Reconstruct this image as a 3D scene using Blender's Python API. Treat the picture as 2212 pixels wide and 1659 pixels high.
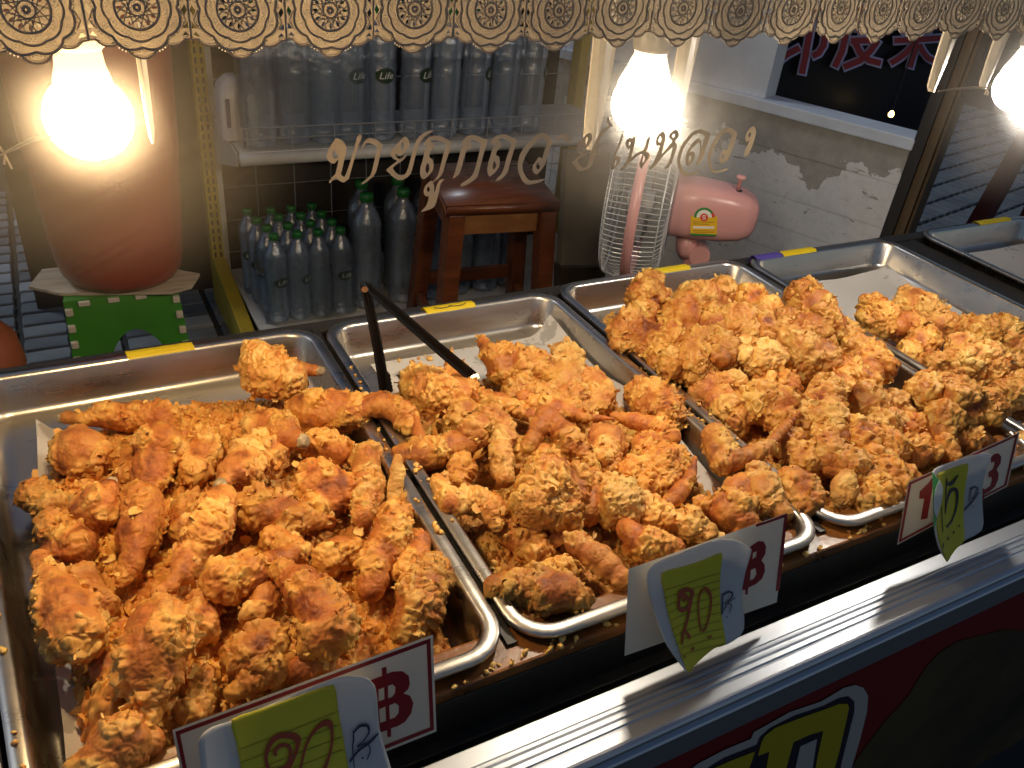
import bpy, bmesh, math, random
import numpy as np
from mathutils import Vector, Matrix
from mathutils.geometry import tessellate_polygon

scene = bpy.context.scene
for o in list(bpy.data.objects):
    bpy.data.objects.remove(o)
COL = scene.collection
R = math.radians

# ------------------------------------------------------------------ camera
HC = 1.30                      # eye height above the paving
RIM = 0.67                     # height of the tray rims
FP = 1789.0                    # focal length in units of a 2212 wide picture
CX = np.array([0.88060606, -0.17996804, 0.43834286])
CY = np.array([-0.46413965, -0.51390858, 0.7214377])
CZ = np.array([0.09543243, -0.83875472, -0.53608132])
cam_d = bpy.data.cameras.new('camera')
cam_d.sensor_width = 36.0
cam_d.lens = 36.0 * FP / 2212.0
cam_d.clip_start = 0.02
cam_d.clip_end = 200.0
cam = bpy.data.objects.new('camera', cam_d)
COL.objects.link(cam)
cam.matrix_world = Matrix((
    (CX[0], -CX[1], -CX[2], 0.0),
    (CY[0], -CY[1], -CY[2], 0.0),
    (CZ[0], -CZ[1], -CZ[2], HC),
    (0, 0, 0, 1)))
scene.camera = cam

# ------------------------------------------------------------------ night sky, faint cool street light, exposure
SUN_EL, SUN_AZ = 50.0, 312.0
world = bpy.data.worlds.new('World')
scene.world = world
world.use_nodes = True
wn = world.node_tree
wn.nodes.clear()
sky = wn.nodes.new('ShaderNodeTexSky')
sky.sky_type = 'NISHITA'
sky.sun_disc = False
sky.sun_elevation = R(SUN_EL)
sky.sun_rotation = R(SUN_AZ)
bg = wn.nodes.new('ShaderNodeBackground')
bg.inputs['Strength'].default_value = 0.036
wo = wn.nodes.new('ShaderNodeOutputWorld')
wn.links.new(sky.outputs[0], bg.inputs['Color'])
wn.links.new(bg.outputs[0], wo.inputs['Surface'])
sun_d = bpy.data.lights.new('sun', 'SUN')
sun_d.energy = 0.60
sun_d.angle = R(12)
sun_d.color = (0.80, 0.90, 1.0)
sun = bpy.data.objects.new('sun', sun_d)
COL.objects.link(sun)
sdir = Vector((math.sin(R(SUN_AZ)) * math.cos(R(SUN_EL)), math.cos(R(SUN_AZ)) * math.cos(R(SUN_EL)), math.sin(R(SUN_EL))))
sun.rotation_euler = sdir.to_track_quat('Z', 'Y').to_euler()

scene.render.engine = 'CYCLES'
scene.cycles.use_denoising = True
try:
    scene.cycles.denoiser = 'OPENIMAGEDENOISE'
except Exception:
    pass
scene.cycles.max_bounces = 10
scene.cycles.diffuse_bounces = 4
scene.cycles.glossy_bounces = 4
scene.cycles.transmission_bounces = 6
scene.cycles.transparent_max_bounces = 32
scene.cycles.sample_clamp_indirect = 6.0
scene.cycles.caustics_reflective = False
scene.cycles.caustics_refractive = False
vs = scene.view_settings
vs.view_transform = 'Standard'
vs.look = 'None'
vs.exposure = 0.22
vs.gamma = 1.0
vs.use_curve_mapping = False

# ------------------------------------------------------------------ picture point -> place (on a plane that stands in the scene)
def ray(px, py):
    r = np.array([(px - 1106.0) / FP, (py - 829.5) / FP, 1.0])
    return np.array([r @ CX, r @ CY, r @ CZ])
EYE = np.array([0.0, 0.0, HC])
def at(px, py, z=None, y=None, x=None, d=None):
    w = ray(px, py)
    if z is not None: t = (z - HC) / w[2]
    elif y is not None: t = y / w[1]
    elif x is not None: t = x / w[0]
    else: t = d
    return Vector(EYE + w * t)
def depth_of(p):
    q = np.array(p) - EYE
    return float(CX[2] * q[0] + CY[2] * q[1] + CZ[2] * q[2])
def on_plane(px, py, p0, n):
    w = ray(px, py)
    t = float(np.dot(np.array(p0) - EYE, n) / np.dot(w, n))
    return Vector(EYE + w * t)
# slanted front glass: y = GY0 + GT*(z-GZ0)
GY0, GZ0, GT = 0.392, 0.63, 0.28
GN = np.array([0.0, -1.0, GT]); GN = GN / np.linalg.norm(GN)     # faces the customer
GP0 = np.array([0.0, GY0, GZ0])
GV = np.array([0.0, GT, 1.0]); GV = GV / np.linalg.norm(GV)
def gp(px, py, off=0.0):
    return on_plane(px, py, GP0 + GN * off, GN)
def gpt(x, z, off=0.0):
    return Vector((x, GY0 + GT * (z - GZ0), z)) + Vector(GN) * off

# ------------------------------------------------------------------ object helpers
def link(o, parent=None):
    COL.objects.link(o)
    if parent is not None:
        o.parent = parent
    return o
def tag(o, label=None, cat=None, group=None, kind=None):
    if label: o['label'] = label
    if cat: o['category'] = cat
    if group: o['group'] = group
    if kind: o['kind'] = kind
    return o
def thing(name, label, cat, loc=(0, 0, 0), rz=0.0, group=None):
    o = bpy.data.objects.new(name, None)
    o.empty_display_size = 0.05
    link(o)
    o.location = loc
    o.rotation_euler = (0, 0, rz)
    return tag(o, label, cat, group)
def mesh(name, V, F, mat=None, parent=None, smooth=False, local=None):
    me = bpy.data.meshes.new(name)
    me.from_pydata([tuple(v) for v in V], [], [tuple(f) for f in F])
    me.update()
    if smooth:
        me.polygons.foreach_set('use_smooth', [True] * len(me.polygons))
    if mat is not None: me.materials.append(mat)
    o = bpy.data.objects.new(name, me)
    link(o, parent)
    if parent is not None and local is None:
        # coordinates were given in world space: parent things have only loc + z rotation
        o.matrix_parent_inverse = (Matrix.Translation(parent.location) @ parent.rotation_euler.to_matrix().to_4x4()).inverted() if parent.parent is None else Matrix.Identity(4)
    return o
def from_bm(name, bm, mat=None, parent=None, smooth=False, local=None):
    bmesh.ops.recalc_face_normals(bm, faces=bm.faces)
    me = bpy.data.meshes.new(name)
    bm.to_mesh(me); bm.free()
    if smooth:
        me.polygons.foreach_set('use_smooth', [True] * len(me.polygons))
    if mat is not None: me.materials.append(mat)
    o = bpy.data.objects.new(name, me)
    link(o, parent)
    if parent is not None and local is None:
        o.matrix_parent_inverse = (Matrix.Translation(parent.location) @ parent.rotation_euler.to_matrix().to_4x4()).inverted() if parent.parent is None else Matrix.Identity(4)
    return o
class MB:
    """collects boxes, tubes, sheets ... into one mesh"""
    def __init__(s): s.V = []; s.F = []
    def add(s, V, F):
        n = len(s.V)
        s.V += [tuple(v) for v in V]
        s.F += [tuple(i + n for i in f) for f in F]
        return s
    def box(s, c, size, rot=None):
        hx, hy, hz = size[0] / 2, size[1] / 2, size[2] / 2
        P = [Vector((x, y, z)) for x in (-hx, hx) for y in (-hy, hy) for z in (-hz, hz)]
        if rot is not None: P = [rot @ p for p in P]
        P = [p + Vector(c) for p in P]
        return s.add(P, [(0, 1, 3, 2), (4, 6, 7, 5), (0, 4, 5, 1), (2, 3, 7, 6), (0, 2, 6, 4), (1, 5, 7, 3)])
    def hexa(s, P):
        """8 points: bottom ring 0-3, top ring 4-7"""
        return s.add(P, [(3, 2, 1, 0), (4, 5, 6, 7), (0, 1, 5, 4), (1, 2, 6, 5), (2, 3, 7, 6), (3, 0, 4, 7)])
    def tube(s, pts, r, n=6, closed=False, caps=True):
        pts = [Vector(p) for p in pts]
        rs = r if isinstance(r, (list, tuple)) else [r] * len(pts)
        m = len(pts); V = []; F = []
        up = None
        for i, p in enumerate(pts):
            if closed: t = pts[(i + 1) % m] - pts[i - 1]
            else: t = pts[min(i + 1, m - 1)] - pts[max(i - 1, 0)]
            if t.length < 1e-9: t = Vector((0, 0, 1))
            t.normalize()
            if up is None:
                up = Vector((0, 0, 1)) if abs(t.z) < 0.9 else Vector((1, 0, 0))
            a = up - t * up.dot(t)
            if a.length < 1e-6: a = t.orthogonal()
            a.normalize(); b = t.cross(a); up = a
            for k in range(n):
                an = 2 * math.pi * k / n
                V.append(p + (a * math.cos(an) + b * math.sin(an)) * rs[i])
        for i in range(m if closed else m - 1):
            j = (i + 1) % m
            for k in range(n):
                l = (k + 1) % n
                F.append((i * n + k, i * n + l, j * n + l, j * n + k))
        if caps and not closed:
            F.append(tuple(range(n - 1, -1, -1)))
            F.append(tuple((m - 1) * n + k for k in range(n)))
        return s.add(V, F)
    def lathe(s, prof, n=24, c=(0, 0, 0), cap=True):
        V = []; F = []
        for r, z in prof:
            for k in range(n):
                an = 2 * math.pi * k / n
                V.append((c[0] + r * math.cos(an), c[1] + r * math.sin(an), c[2] + z))
        for i in range(len(prof) - 1):
            for k in range(n):
                l = (k + 1) % n
                F.append((i * n + k, i * n + l, (i + 1) * n + l, (i + 1) * n + k))
        if cap:
            F.append(tuple(range(n - 1, -1, -1)))
            F.append(tuple((len(prof) - 1) * n + k for k in range(n)))
        return s.add(V, F)
    def build(s, name, mat=None, parent=None, smooth=False, local=None, bevel=0.0):
        o = mesh(name, s.V, s.F, mat, parent, smooth, local)
        if bevel:
            bm = bmesh.new(); bm.from_mesh(o.data)
            bmesh.ops.remove_doubles(bm, verts=bm.verts, dist=1e-6)
            es = [e for e in bm.edges if len(e.link_faces) == 2 and e.calc_face_angle(0) > 0.5]
            bmesh.ops.bevel(bm, geom=es, offset=bevel, segments=2, affect='EDGES', profile=0.6)
            bm.to_mesh(o.data); bm.free()
        return o
def slab(loops, tomap, thick):
    """outline plus holes in 2D -> closed slab. tomap(x, y, h) places a 2D point at height h"""
    flat = [p for l in loops for p in l]
    tris = tessellate_polygon([[Vector((p[0], p[1], 0)) for p in l] for l in loops])
    n = len(flat)
    V = [tomap(p[0], p[1], thick) for p in flat] + [tomap(p[0], p[1], 0.0) for p in flat]
    F = []
    for a, b, c in tris:
        A, B, Cc = flat[a], flat[b], flat[c]
        ar = (B[0] - A[0]) * (Cc[1] - A[1]) - (B[1] - A[1]) * (Cc[0] - A[0])
        if ar < 0: a, b, c = a, c, b
        F.append((a, b, c)); F.append((c + n, b + n, a + n))
    k = 0
    for l in loops:
        m = len(l)
        for i in range(m):
            j = (i + 1) % m
            F.append((k + i, k + j, k + j + n, k + i + n))
        k += m
    return V, F
def ribbon(pts, tomap, thick):
    """brush stroke with width: pts (x, y, w) -> slab"""
    L = []; Rr = []
    m = len(pts)
    for i in range(m):
        a = pts[max(i - 1, 0)]; b = pts[min(i + 1, m - 1)]
        dx, dy = b[0] - a[0], b[1] - a[1]
        l = math.hypot(dx, dy) or 1.0
        nx, ny = -dy / l, dx / l
        w = pts[i][2] / 2
        L.append((pts[i][0] + nx * w, pts[i][1] + ny * w)); Rr.append((pts[i][0] - nx * w, pts[i][1] - ny * w))
    V = []; F = []
    for i in range(m):
        V += [tomap(*L[i], thick), tomap(*Rr[i], thick), tomap(*L[i], 0.0), tomap(*Rr[i], 0.0)]
    for i in range(m - 1):
        a = i * 4; b = a + 4
        F += [(a, a + 1, b + 1, b), (a + 2, b + 2, b + 3, a + 3), (a, b, b + 2, a + 2), (a + 1, a + 3, b + 3, b + 1)]
    F += [(0, 2, 3, 1), ((m - 1) * 4, (m - 1) * 4 + 1, (m - 1) * 4 + 3, (m - 1) * 4 + 2)]
    return V, F
def smooth_path(pts, sub=4):
    """Catmull-Rom through the given tuples"""
    out = []
    n = len(pts)
    for i in range(n - 1):
        p0 = pts[max(i - 1, 0)]; p1 = pts[i]; p2 = pts[i + 1]; p3 = pts[min(i + 2, n - 1)]
        for k in range(sub):
            t = k / sub
            out.append(tuple(0.5 * ((2 * b) + (-a + c) * t + (2 * a - 5 * b + 4 * c - d) * t * t + (-a + 3 * b - 3 * c + d) * t ** 3) for a, b, c, d in zip(p0, p1, p2, p3)))
    out.append(tuple(pts[-1]))
    return out
def smooth_loop(pts, sub=3):
    n = len(pts); out = []
    for i in range(n):
        p0, p1, p2, p3 = pts[i - 1], pts[i], pts[(i + 1) % n], pts[(i + 2) % n]
        for k in range(sub):
            t = k / sub
            q = tuple(0.5 * ((2 * b) + (-a + c) * t + (2 * a - 5 * b + 4 * c - d) * t * t + (-a + 3 * b - 3 * c + d) * t ** 3) for a, b, c, d in zip(p0, p1, p2, p3))
            l = tuple(b + (c - b) * t for b, c in zip(p1, p2))
            out.append(tuple(0.6 * u + 0.4 * v for u, v in zip(q, l)))
    return out
def copy_tree(o, parent=None):
    c = o.copy()
    COL.objects.link(c)
    if parent is not None: c.parent = parent
    for ch in [x for x in o.children]:
        copy_tree(ch, c)
    return c

# ------------------------------------------------------------------ materials
def nodes(name):
    m = bpy.data.materials.new(name)
    m.use_nodes = True
    t = m.node_tree
    t.nodes.clear()
    out = t.nodes.new('ShaderNodeOutputMaterial')
    return m, t, out
def N(t, typ, **kw):
    n = t.nodes.new(typ)
    for k, v in kw.items():
        if k in n.inputs: n.inputs[k].default_value = v
        else: setattr(n, k, v)
    return n
def rgba(c): return (c[0], c[1], c[2], 1.0)
def ramp(t, stops):
    n = t.nodes.new('ShaderNodeValToRGB')
    e = n.color_ramp.elements
    while len(e) < len(stops): e.new(0.5)
    for i, (p, c) in enumerate(stops):
        e[i].position = p; e[i].color = rgba(c) if not isinstance(c, (int, float)) else (c, c, c, 1)
    return n
def coords(t, scale=(1, 1, 1), kind='Object', rot=(0, 0, 0)):
    tc = t.nodes.new('ShaderNodeTexCoord')
    mp = t.nodes.new('ShaderNodeMapping')
    mp.inputs['Scale'].default_value = scale
    mp.inputs['Rotation'].default_value = rot
    t.links.new(tc.outputs[kind], mp.inputs['Vector'])
    return mp
def pmat(name, base, rough=0.5, metal=0.0, spec=0.5, var=None, vscale=8.0, stretch=(1, 1, 1), bump=0.0, bscale=60.0, bstretch=None,
         rvar=0.0, coat=0.0, trans=0.0, emit=None, estr=0.0, sss=0.0, aniso=0.0, vpos=(0.35, 0.65)):
    m, t, out = nodes(name)
    p = N(t, 'ShaderNodeBsdfPrincipled')
    p.inputs['Base Color'].default_value = rgba(base)
    p.inputs['Roughness'].default_value = rough
    p.inputs['Metallic'].default_value = metal
    p.inputs['Specular IOR Level'].default_value = spec
    if coat: p.inputs['Coat Weight'].default_value = coat; p.inputs['Coat Roughness'].default_value = 0.15
    if aniso: p.inputs['Anisotropic'].default_value = aniso
    if var is not None or rvar:
        mp = coords(t, stretch)
        no = N(t, 'ShaderNodeTexNoise', Scale=vscale, Detail=6.0, Roughness=0.6)
        t.links.new(mp.outputs[0], no.inputs['Vector'])
        if var is not None:
            rp = ramp(t, [(vpos[0], base), (vpos[1], var)])
            t.links.new(no.outputs[0], rp.inputs[0])
            t.links.new(rp.outputs[0], p.inputs['Base Color'])
        if rvar:
            mr = N(t, 'ShaderNodeMapRange')
            mr.inputs['From Min'].default_value = 0.3; mr.inputs['From Max'].default_value = 0.7
            mr.inputs['To Min'].default_value = max(0.02, rough - rvar); mr.inputs['To Max'].default_value = rough + rvar
            t.links.new(no.outputs[0], mr.inputs[0])
            t.links.new(mr.outputs[0], p.inputs['Roughness'])
    if bump:
        mp2 = coords(t, bstretch or (1, 1, 1))
        n2 = N(t, 'ShaderNodeTexNoise', Scale=bscale, Detail=4.0, Roughness=0.6)
        t.links.new(mp2.outputs[0], n2.inputs['Vector'])
        b = N(t, 'ShaderNodeBump', Strength=bump, Distance=0.002)
        t.links.new(n2.outputs[0], b.inputs['Height'])
        t.links.new(b.outputs[0], p.inputs['Normal'])
    sh = p.outputs[0]
    if trans:
        tr = N(t, 'ShaderNodeBsdfTranslucent')
        tr.inputs['Color'].default_value = rgba(base)
        mx = N(t, 'ShaderNodeMixShader'); mx.inputs[0].default_value = trans
        t.links.new(sh, mx.inputs[1]); t.links.new(tr.outputs[0], mx.inputs[2]); sh = mx.outputs[0]
    t.links.new(sh, out.inputs['Surface'])
    return m
def emat(name, color, strength):
    m, t, out = nodes(name)
    e = N(t, 'ShaderNodeEmission', Strength=strength)
    e.inputs['Color'].default_value = rgba(color)
    t.links.new(e.outputs[0], out.inputs['Surface'])
    return m

M = {}
M['steel'] = pmat('steel', (0.60, 0.575, 0.54), 0.30, 1.0, rvar=0.06, vscale=5, stretch=(1, 6, 6), bump=0.05, bscale=260, bstretch=(0.06, 1, 1))
M['steel_rim'] = pmat('steel_rim', (0.56, 0.55, 0.54), 0.24, 1.0, rvar=0.06, vscale=9)
M['alu'] = pmat('alu', (0.50, 0.54, 0.61), 0.40, 0.90, var=(0.43, 0.47, 0.54), vscale=3, stretch=(0.2, 4, 4), bump=0.03, bscale=200, bstretch=(0.02, 1, 1))
M['black_frame'] = pmat('black_frame', (0.018, 0.017, 0.017), 0.5, var=(0.030, 0.026, 0.022), vscale=14)
M['greasy_board'] = pmat('greasy_board', (0.11, 0.040, 0.012), 0.36, spec=0.5, var=(0.30, 0.11, 0.022), vscale=16, rvar=0.12, bump=0.35, bscale=90)
M['white_plastic'] = pmat('white_plastic', (0.78, 0.75, 0.68), 0.42, trans=0.30, var=(0.66, 0.60, 0.48), vscale=24)
M['roof'] = pmat('roof', (0.78, 0.75, 0.69), 0.7, var=(0.70, 0.66, 0.58), vscale=4)
M['string'] = pmat('string', (0.60, 0.52, 0.40), 0.8)
M['yellow_tape'] = pmat('yellow_tape', (0.86, 0.66, 0.02), 0.45, var=(0.80, 0.58, 0.015), vscale=20, trans=0.15)
M['violet_tape'] = pmat('violet_tape', (0.08, 0.06, 0.30), 0.4)
M['ink_black'] = pmat('ink_black', (0.02, 0.02, 0.03), 0.5)
M['ink_blue'] = pmat('ink_blue', (0.02, 0.03, 0.08), 0.5)
M['ink_red'] = pmat('ink_red', (0.42, 0.06, 0.02), 0.5)
M['dark_red'] = pmat('dark_red', (0.30, 0.012, 0.018), 0.4)
M['board_white'] = pmat('board_white', (0.80, 0.79, 0.74), 0.35, var=(0.74, 0.72, 0.64), vscale=12, trans=0.25)
M['note_white'] = pmat('note_white', (0.72, 0.73, 0.74), 0.5, trans=0.30)
M['note_yellow'] = pmat('note_yellow', (0.84, 0.74, 0.05), 0.6, trans=0.2, var=(0.78, 0.68, 0.04), vscale=12)
M['note_green'] = pmat('note_green', (0.06, 0.45, 0.08), 0.45)
M['note_rule'] = pmat('note_rule', (0.30, 0.27, 0.03), 0.6)
M['letter_tan'] = pmat('letter_tan', (0.80, 0.72, 0.58), 0.55, trans=0.30, var=(0.74, 0.66, 0.52), vscale=9)
M['tongs_black'] = pmat('tongs_black', (0.008, 0.009, 0.011), 0.45, spec=0.22, rvar=0.1, vscale=20)
M['paper'] = pmat('paper', (0.76, 0.73, 0.70), 0.55, var=(0.47, 0.45, 0.42), vscale=17, vpos=(0.62, 0.645), trans=0.15, bump=0.1, bscale=30)
M['green_stool'] = pmat('green_stool', (0.05, 0.24, 0.025), 0.45, var=(0.04, 0.19, 0.02), vscale=6, bump=0.04, bscale=120)
M['peg_cream'] = pmat('peg_cream', (0.55, 0.50, 0.42), 0.55)
M['bucket_red'] = pmat('bucket_red', (0.24, 0.010, 0.005), 0.32, var=(0.18, 0.011, 0.006), vscale=4)
M['terracotta'] = pmat('terracotta', (0.20, 0.055, 0.02), 0.5)
M['card_board'] = pmat('card_board', (0.50, 0.43, 0.34), 0.8, var=(0.34, 0.28, 0.20), vscale=10, stretch=(1, 8, 1))
M['tan_board'] = pmat('tan_board', (0.24, 0.20, 0.14), 0.7, var=(0.20, 0.165, 0.115), vscale=6)
M['shelf_white'] = pmat('shelf_white', (0.62, 0.62, 0.60), 0.4, var=(0.50, 0.48, 0.43), vscale=10, vpos=(0.5, 0.75))
M['shelf_yellow'] = pmat('shelf_yellow', (0.46, 0.34, 0.03), 0.42, var=(0.36, 0.26, 0.03), vscale=8)
M['slot_dark'] = pmat('slot_dark', (0.02, 0.018, 0.01), 0.7)
M['wire'] = pmat('wire', (0.55, 0.55, 0.55), 0.35, 0.6)
M['cap_green'] = pmat('cap_green', (0.016, 0.15, 0.03), 0.35)
M['label_green'] = pmat('label_green', (0.012, 0.035, 0.012), 0.45)
M['label_white'] = pmat('label_white', (0.75, 0.76, 0.72), 0.5)
M['jug_white'] = pmat('jug_white', (0.66, 0.64, 0.66), 0.4)
M['jug_dark'] = pmat('jug_dark', (0.10, 0.11, 0.20), 0.5)
M['stool_wood'] = pmat('stool_wood', (0.155, 0.046, 0.017), 0.32, var=(0.085, 0.025, 0.010), vscale=7, stretch=(1, 7, 7), rvar=0.08, bump=0.08, bscale=70, bstretch=(0.2, 2, 2))
M['stool_rail'] = pmat('stool_rail', (0.22, 0.095, 0.03), 0.42, var=(0.15, 0.06, 0.02), vscale=9, stretch=(1, 6, 6))
M['fan_pink'] = pmat('fan_pink', (0.66, 0.34, 0.33), 0.30, var=(0.60, 0.30, 0.29), vscale=3)
M['fan_wire'] = pmat('fan_wire', (0.62, 0.63, 0.63), 0.3, 0.3)
M['sticker_yellow'] = pmat('sticker_yellow', (0.75, 0.45, 0.02), 0.5)
M['sticker_green'] = pmat('sticker_green', (0.03, 0.22, 0.05), 0.5)
M['sticker_red'] = pmat('sticker_red', (0.60, 0.05, 0.03), 0.5)
M['sticker_white'] = pmat('sticker_white', (0.80, 0.78, 0.72), 0.5)
M['tile'] = pmat('tile', (0.18, 0.195, 0.21), 0.6, var=(0.11, 0.12, 0.135), vscale=5, bump=0.3, bscale=90)
M['tile_pale'] = pmat('tile_pale', (0.26, 0.275, 0.285), 0.6, var=(0.17, 0.185, 0.20), vscale=5, bump=0.3, bscale=90)
M['tile_light'] = pmat('tile_light', (0.40, 0.42, 0.43), 0.6, var=(0.30, 0.32, 0.335), vscale=5, bump=0.3, bscale=90)
M['grout'] = pmat('grout', (0.035, 0.034, 0.033), 0.9, var=(0.05, 0.048, 0.045), vscale=12)
M['dark_wall'] = pmat('dark_wall', (0.045, 0.036, 0.030), 0.8, var=(0.03, 0.025, 0.022), vscale=2)
M['post_dark'] = pmat('post_dark', (0.03, 0.028, 0.028), 0.45)
M['post_brown'] = pmat('post_brown', (0.13, 0.085, 0.045), 0.5, var=(0.10, 0.065, 0.035), vscale=10)
M['sill_paint'] = pmat('sill_paint', (0.66, 0.71, 0.80), 0.5, var=(0.56, 0.60, 0.68), vscale=9)
M['sign_black'] = pmat('sign_black', (0.016, 0.016, 0.024), 0.45, spec=0.3)
M['sign_red'] = pmat('sign_red', (0.40, 0.045, 0.055), 0.5)
M['sign_lilac'] = pmat('sign_lilac', (0.56, 0.58, 0.95), 0.5)
M['banner_red'] = pmat('banner_red', (0.20, 0.012, 0.016), 0.45)
M['banner_brown'] = pmat('banner_brown', (0.10, 0.068, 0.032), 0.45, var=(0.035, 0.025, 0.014), vscale=5)
M['banner_yellow'] = pmat('banner_yellow', (0.52, 0.40, 0.02), 0.45)
M['banner_white'] = pmat('banner_white', (0.50, 0.47, 0.44), 0.45)
M['maroon'] = pmat('maroon', (0.10, 0.02, 0.025), 0.4)
M['socket_white'] = pmat('socket_white', (0.80, 0.74, 0.60), 0.35, trans=0.3)
M['socket_grey'] = pmat('socket_grey', (0.30, 0.30, 0.30), 0.4)
M['tape_tan'] = pmat('tape_tan', (0.60, 0.48, 0.25), 0.5, trans=0.4, bump=0.4, bscale=80)
M['bone'] = pmat('bone', (0.62, 0.50, 0.30), 0.35, var=(0.22, 0.15, 0.08), vscale=120, bump=0.5, bscale=300)

# wall paint that peels off in scabs, most of it gone below the sill
def peel_mat():
    m, t, out = nodes('peeling_paint')
    p = N(t, 'ShaderNodeBsdfPrincipled', Roughness=0.75)
    mp = coords(t)
    n1 = N(t, 'ShaderNodeTexNoise', Scale=7.0, Detail=8.0, Roughness=0.62)
    t.links.new(mp.outputs[0], n1.inputs['Vector'])
    sx = N(t, 'ShaderNodeSeparateXYZ'); t.links.new(mp.outputs[0], sx.inputs[0])
    # object z = height above the paving; bare band just under the sill at ~0.60-0.70
    mr = N(t, 'ShaderNodeMapRange'); mr.inputs['From Min'].default_value = 0.50; mr.inputs['From Max'].default_value = 0.70
    mr.inputs['To Min'].default_value = 0.0; mr.inputs['To Max'].default_value = 0.34
    t.links.new(sx.outputs['Z'], mr.inputs[0])
    ad0 = N(t, 'ShaderNodeMath', operation='ADD'); t.links.new(n1.outputs[0], ad0.inputs[0]); t.links.new(mr.outputs[0], ad0.inputs[1])
    mp3 = coords(t, (3.2, 3.2, 17.0)); n5 = N(t, 'ShaderNodeTexNoise', Scale=2.6, Detail=7.0, Roughness=0.6); t.links.new(mp3.outputs[0], n5.inputs['Vector'])
    sc5 = N(t, 'ShaderNodeMapRange'); sc5.inputs['From Min'].default_value = 0.60; sc5.inputs['From Max'].default_value = 0.66; sc5.inputs['To Max'].default_value = 0.5
    t.links.new(n5.outputs[0], sc5.inputs[0])
    zb5 = N(t, 'ShaderNodeMapRange'); zb5.inputs['From Min'].default_value = 0.40; zb5.inputs['From Max'].default_value = 0.58; t.links.new(sx.outputs['Z'], zb5.inputs[0])
    m5 = N(t, 'ShaderNodeMath', operation='MULTIPLY'); t.links.new(sc5.outputs[0], m5.inputs[0]); t.links.new(zb5.outputs[0], m5.inputs[1])
    ad = N(t, 'ShaderNodeMath', operation='ADD'); t.links.new(ad0.outputs[0], ad.inputs[0]); t.links.new(m5.outputs[0], ad.inputs[1])
    edge = ramp(t, [(0.655, 0.0), (0.665, 1.0)]); t.links.new(ad.outputs[0], edge.inputs[0])
    n2 = N(t, 'ShaderNodeTexNoise', Scale=26.0, Detail=5.0, Roughness=0.6); t.links.new(mp.outputs[0], n2.inputs['Vector'])
    paint = ramp(t, [(0.3, (0.68, 0.67, 0.66)), (0.55, (0.78, 0.77, 0.76)), (0.8, (0.58, 0.56, 0.53))]); t.links.new(n2.outputs[0], paint.inputs[0])
    bare = ramp(t, [(0.3, (0.33, 0.31, 0.28)), (0.7, (0.43, 0.41, 0.37))]); t.links.new(n2.outputs[0], bare.inputs[0])
    mx = N(t, 'ShaderNodeMix', data_type='RGBA')
    t.links.new(edge.outputs[0], mx.inputs[0]); t.links.new(paint.outputs[0], mx.inputs[6]); t.links.new(bare.outputs[0], mx.inputs[7])
    t.links.new(mx.outputs[2], p.inputs['Base Color'])
    b = N(t, 'ShaderNodeBump', Strength=0.5, Distance=0.003, invert=True); t.links.new(edge.outputs[0], b.inputs['Height']); t.links.new(b.outputs[0], p.inputs['Normal'])
    t.links.new(p.outputs[0], out.inputs['Surface'])
    return m
M['peel'] = peel_mat()

# clear plastic of the bottles and their shrink wrap: mostly see-through, with a sheen
def clear_mat(name, tint, clear, rough, milky):
    m, t, out = nodes(name)
    tr = N(t, 'ShaderNodeBsdfTransparent'); tr.inputs['Color'].default_value = rgba(tint)
    gl = N(t, 'ShaderNodeBsdfGlossy', Roughness=rough); gl.inputs['Color'].default_value = (0.9, 0.93, 1, 1)
    df = N(t, 'ShaderNodeBsdfDiffuse'); df.inputs['Color'].default_value = (0.50, 0.64, 0.84, 1)
    fr = N(t, 'ShaderNodeFresnel', IOR=1.45)
    m1 = N(t, 'ShaderNodeMixShader'); m1.inputs[0].default_value = milky
    t.links.new(tr.outputs[0], m1.inputs[1]); t.links.new(df.outputs[0], m1.inputs[2])
    ad = N(t, 'ShaderNodeMath', operation='MULTIPLY_ADD'); ad.inputs[1].default_value = 0.9; ad.inputs[2].default_value = clear
    t.links.new(fr.outputs[0], ad.inputs[0])
    m2 = N(t, 'ShaderNodeMixShader')
    t.links.new(ad.outputs[0], m2.inputs[0]); t.links.new(m1.outputs[0], m2.inputs[1]); t.links.new(gl.outputs[0], m2.inputs[2])
    mpb = coords(t)
    nb = N(t, 'ShaderNodeTexNoise', Scale=55.0, Detail=4.0, Roughness=0.6); t.links.new(mpb.outputs[0], nb.inputs['Vector'])
    bb = N(t, 'ShaderNodeBump', Strength=0.55, Distance=0.004); t.links.new(nb.outputs[0], bb.inputs['Height'])
    t.links.new(bb.outputs[0], gl.inputs['Normal'])
    t.links.new(m2.outputs[0], out.inputs['Surface'])
    return m
M['bottle'] = clear_mat('bottle_plastic', (0.95, 0.97, 0.99), 0.13, 0.24, 0.17)
M['film'] = clear_mat('shrink_film', (0.96, 0.975, 0.985), 0.05, 0.26, 0.07)

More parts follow.
